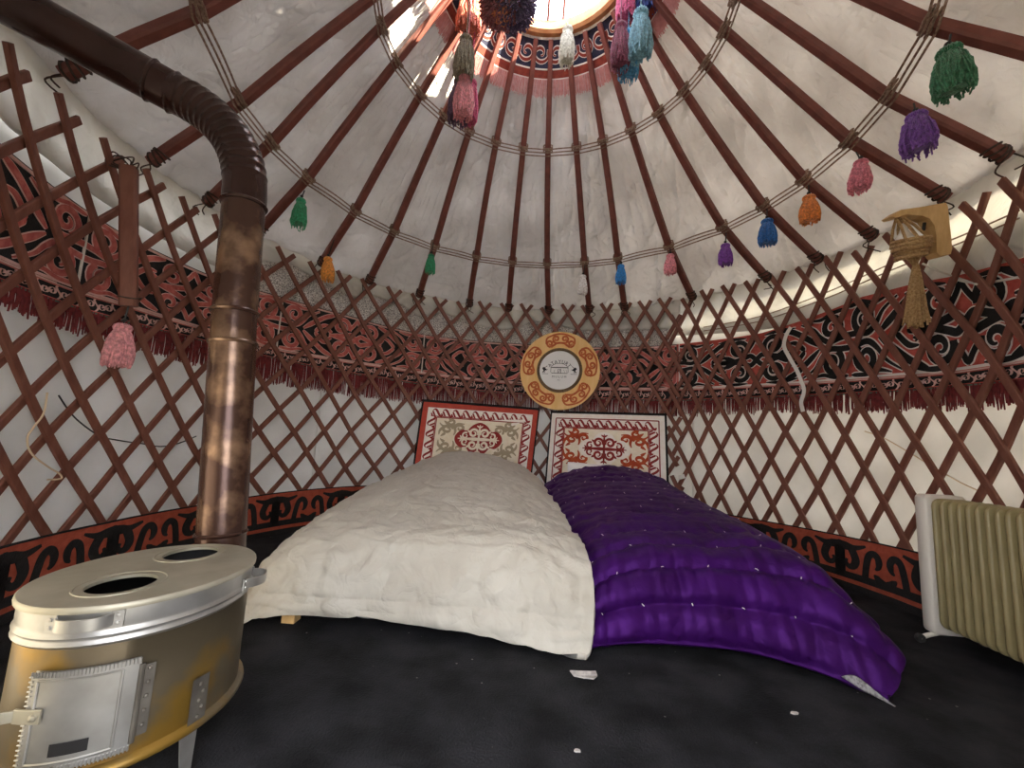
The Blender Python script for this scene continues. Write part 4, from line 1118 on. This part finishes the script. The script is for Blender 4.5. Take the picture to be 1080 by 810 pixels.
# ------------------------------------------------------------------ rope lamp on a wooden bracket at right
ld = (at_r(985, 250, 1.60) - O).dot(MF)
def lp(x, y, k=0.0): return O + ray(x, y)*(ld + k)
lam = thing('rope_lamp', 'knotted jute rope lamp on a pale wooden bracket fixed to the lattice at right', 'lamp', lp(967, 345))
vn = (MF*1.0).normalized()
def plank(pts, th, name, m_):
    mb = MB(); mb.poly(pts, lambda u, v, h: lp(u, v) + vn*h, -th/2, th/2, 0); mb.poly(pts[::-1], lambda u, v, h: lp(u, v) + vn*h, -th/2, -th/2-.0002, 0); return mb.build(name, m_, lam, smooth=False)
plank([(935,230),(944,224),(965,221),(991,216.5),(993,221),(997.5,264),(996,270),(985,272.5),(981.5,268),(981,250),(979,240),(974,233),(966,230),(950,229),(938,232)], .05, 'bracket', 'bracket')
mb = MB()
ring_c = lp(961, 262); rr = 15*ld/FPX
for q in range(5):
    e = ring_c + MU*((2-q)*4.2*ld/FPX) ; k = 1 - .05*q if q > 2 else 1
    mb.tube([e + MR*rr*k*math.cos(2*PI*t/28) + (MF*.9+MU*.1)*rr*k*math.sin(2*PI*t/28) + MU*(.12*rr*math.cos(2*PI*t/28)) for t in range(28)], 2.3*ld/FPX, 7, closed=True)
mb.build('rope_ring', 'jute', lam)
mb = MB()
for dx, ex in ((-14,-2),(-10,1),(-4,3),(8,5),(13,6),(2,3)):
    k = math.sqrt(max(0, 1-(dx/19)**2))*rr*(1 if dx in (-10,2,8) else -1)
    mb.tube([lp(945+ex, 228), lp(953+dx*.55, 240) + MF*k*.5, ring_c + MR*dx*ld/FPX + MF*k + MU*.01], 1.5*ld/FPX, 6)
for dx in (-11,-6,0,6,11): mb.tube([ring_c + MR*dx*ld/FPX - MU*.02, lp(964 + dx*.3, 276), lp(966, 283)], 1.4*ld/FPX, 6)
mb.build('hanging_ropes', 'jute', lam)
mb = MB(); bc = lp(954, 253); br = 8*ld/FPX
mb.lathe([(.001,-br),(.5*br,-.87*br),(.87*br,-.5*br),(br,0),(.87*br,.5*br),(.55*br,.95*br),(.4*br,1.5*br),(.35*br,2.2*br),(.001,2.2*br)], 18, bc); mb.build('bulb', 'bulb', lam)
mb = MB()
for k in range(60):
    a_ = random.uniform(-1,1); l = random.uniform(.9,1.05); z_ = random.uniform(-1,1)
    P = [lp(966 + a_*2, 279) + MF*z_*.004, lp(966 + a_*5 , 298) + MF*z_*.014, lp(966.5 + a_*8 + random.uniform(-1,1), 320) + MF*z_*.022, lp(966 + a_*11 + random.uniform(-2,2), 281+62*l) + MF*z_*.026]
    mb.tube(spline(P, 3), .95*ld/FPX, 5)
mb.build('rope_tassel', 'jute', lam)
mb = MB(); mb.tube(spline([lp(973,278), lp(990,286), lp(1010,293, .03), at_r(1030,300,1.68)], 6), .004, 6); mb.build('cable', 'ribbon', lam)
mb = MB(); mb.tube([lp(975,235), lp(974,243)], .006, 8); mb.build('socket', 'wire', lam)

# ------------------------------------------------------------------ small things: cords, ribbon, tag, scraps
def wall_cord(name, label, cat, px, r, rad, m_, group=None):
    P = spline([at_r(x, y, r) for x, y in px], 6); mb = MB(); mb.tube(P, rad, 5); return tag(mb.build(name, m_), label, cat, group)
wall_cord('wall_cord', 'upper thin brown cord stretched along the white flap at right', 'cord', [(742,345),(800,334),(870,309),(942,277),(1013,249),(1075,222)], 1.736, .0035, 'rope', 'thin cords along the white flap')
wall_cord('wall_cord', 'lower thin brown cord stretched along the white flap at right', 'cord', [(742,349),(800,339),(870,315),(942,284),(1013,256),(1075,230)], 1.736, .0035, 'rope', 'thin cords along the white flap')
wall_cord('wire', 'thin dark wire drooping along the lattice left of the stove pipe', 'wire', [(62,417),(72,432),(84,445),(106,460),(128,465),(150,468),(170,471),(190,467),(207,460)], 1.72, .0028, 'wire')
wall_cord('string', 'loose pale string hanging on the lattice at far left', 'string', [(50,414),(46,436),(36,450),(29,462),(33,478),(50,492),(63,500),(64,505),(50,506)], 1.676, .003, 'string')
wall_cord('wire', 'thin wire drooping over the white wall above the oil radiator', 'wire', [(912,455),(930,461),(950,472),(975,487),(990,496),(1015,510),(1040,521)], 1.722, .0025, 'string')
wall_cord('white_cable', 'white cable running across the red band at far right', 'cable', [(1005,294),(1030,299),(1055,296),(1085,290)], 1.726, .005, 'ribbon')
def ribbon(name, label, px, r, w, m_):
    P = spline([at_r(x, y, r) for x, y in px], 6); mb = MB(); ou = [V((p.x, p.y, 0)).normalized() for p in P]; sd = []
    for k in range(len(P)): d = (P[min(k+1, len(P)-1)]-P[max(k-1, 0)]).normalized(); sd.append(d.cross(ou[k]).normalized())
    mb.sweep(P, sd, ou, w, .003); return tag(mb.build(name, m_), label, 'ribbon')
ribbon('ribbon', 'white ribbon tied to the lattice over the red band', [(834,345),(829,354),(827,365),(832,376),(839,388),(844,399),(848,412),(845,424),(847,434)], 1.675, .022, 'ribbon')
tp0 = at_r(719, 503, 1.66)
mb = MB(); mb.box(tp0, .045, .004, .03, 0, Matrix.Rotation(math.radians(-20), 3, 'Y'), .001); tag(mb.build('paper_tag', 'ribbon', smooth=False), 'small white paper tag hanging beside the right headboard', 'tag')
sc0 = at_z(616, 713, .0)
mb = MB(); pts = [(-.04,.006),(-.02,.012),(.015,.006),(.035,.018),(.037,-.004),(.022,-.03),(-.005,-.018),(-.03,-.012)]
mb.poly(pts, lambda u, v, h: sc0 + V((u, v, h + .004*math.sin(u*90))), .0045, .0075, 0); tag(mb.build('paper_scrap', 'paper', smooth=False), 'torn grey paper scrap on the black floor before the beds', 'scrap')
LB = [((838,753),.012,'larger pale lint scrap on the floor before the purple quilt corner'),((874,713),.009,'pale lint scrap under the hem of the purple quilt'),((525,669),.008,'pale lint scrap under the hem of the white quilt'),((609,793),.008,'pale lint scrap near the bottom edge of the floor')]
for (x, y), r_, lab in LB:
    q = at_z(x, y, 0); mb = MB()
    mb.poly([(r_*math.cos(t)*(.6+.5*random.random()), .6*r_*math.sin(t)*(.6+.5*random.random())) for t in [2*PI*k/9 for k in range(9)]], lambda u, v, h: q + V((u, v, h)), .001, .004, 0)
    tag(mb.build('lint_scrap', 'paper', smooth=False), lab, 'scrap', 'lint scraps on the floor')

# ------------------------------------------------------------------ light: daylight through the crown opening and the doorway behind the viewer
w = bpy.data.worlds.new('sky'); S.world = w; w.use_nodes = True
bg = w.node_tree.nodes['Background']; bg.inputs[0].default_value = (.93, .96, 1.04, 1); bg.inputs[1].default_value = 5.6
sd = bpy.data.lights.new('sun', 'SUN'); sd.energy = 30; sd.angle = math.radians(.6); sd.color = (1, .88, .66)
so = bpy.data.objects.new('sun', sd); COL.objects.link(so)
tgt = V((-.60,.22,2.87)); src = V((0.0,-.0,3.12)); so.rotation_euler = (tgt-src).to_track_quat('-Z', 'Y').to_euler(); so.location = (3,-.5,5)
vs_ = S.view_settings
S.display_settings.display_device = 'sRGB'; vs_.view_transform = 'Standard'; vs_.look = 'None'; vs_.exposure = 0.68; vs_.gamma = 1; vs_.use_curve_mapping = False
S.cycles.use_denoising = True
S.cycles.max_bounces = 8; S.cycles.diffuse_bounces = 6
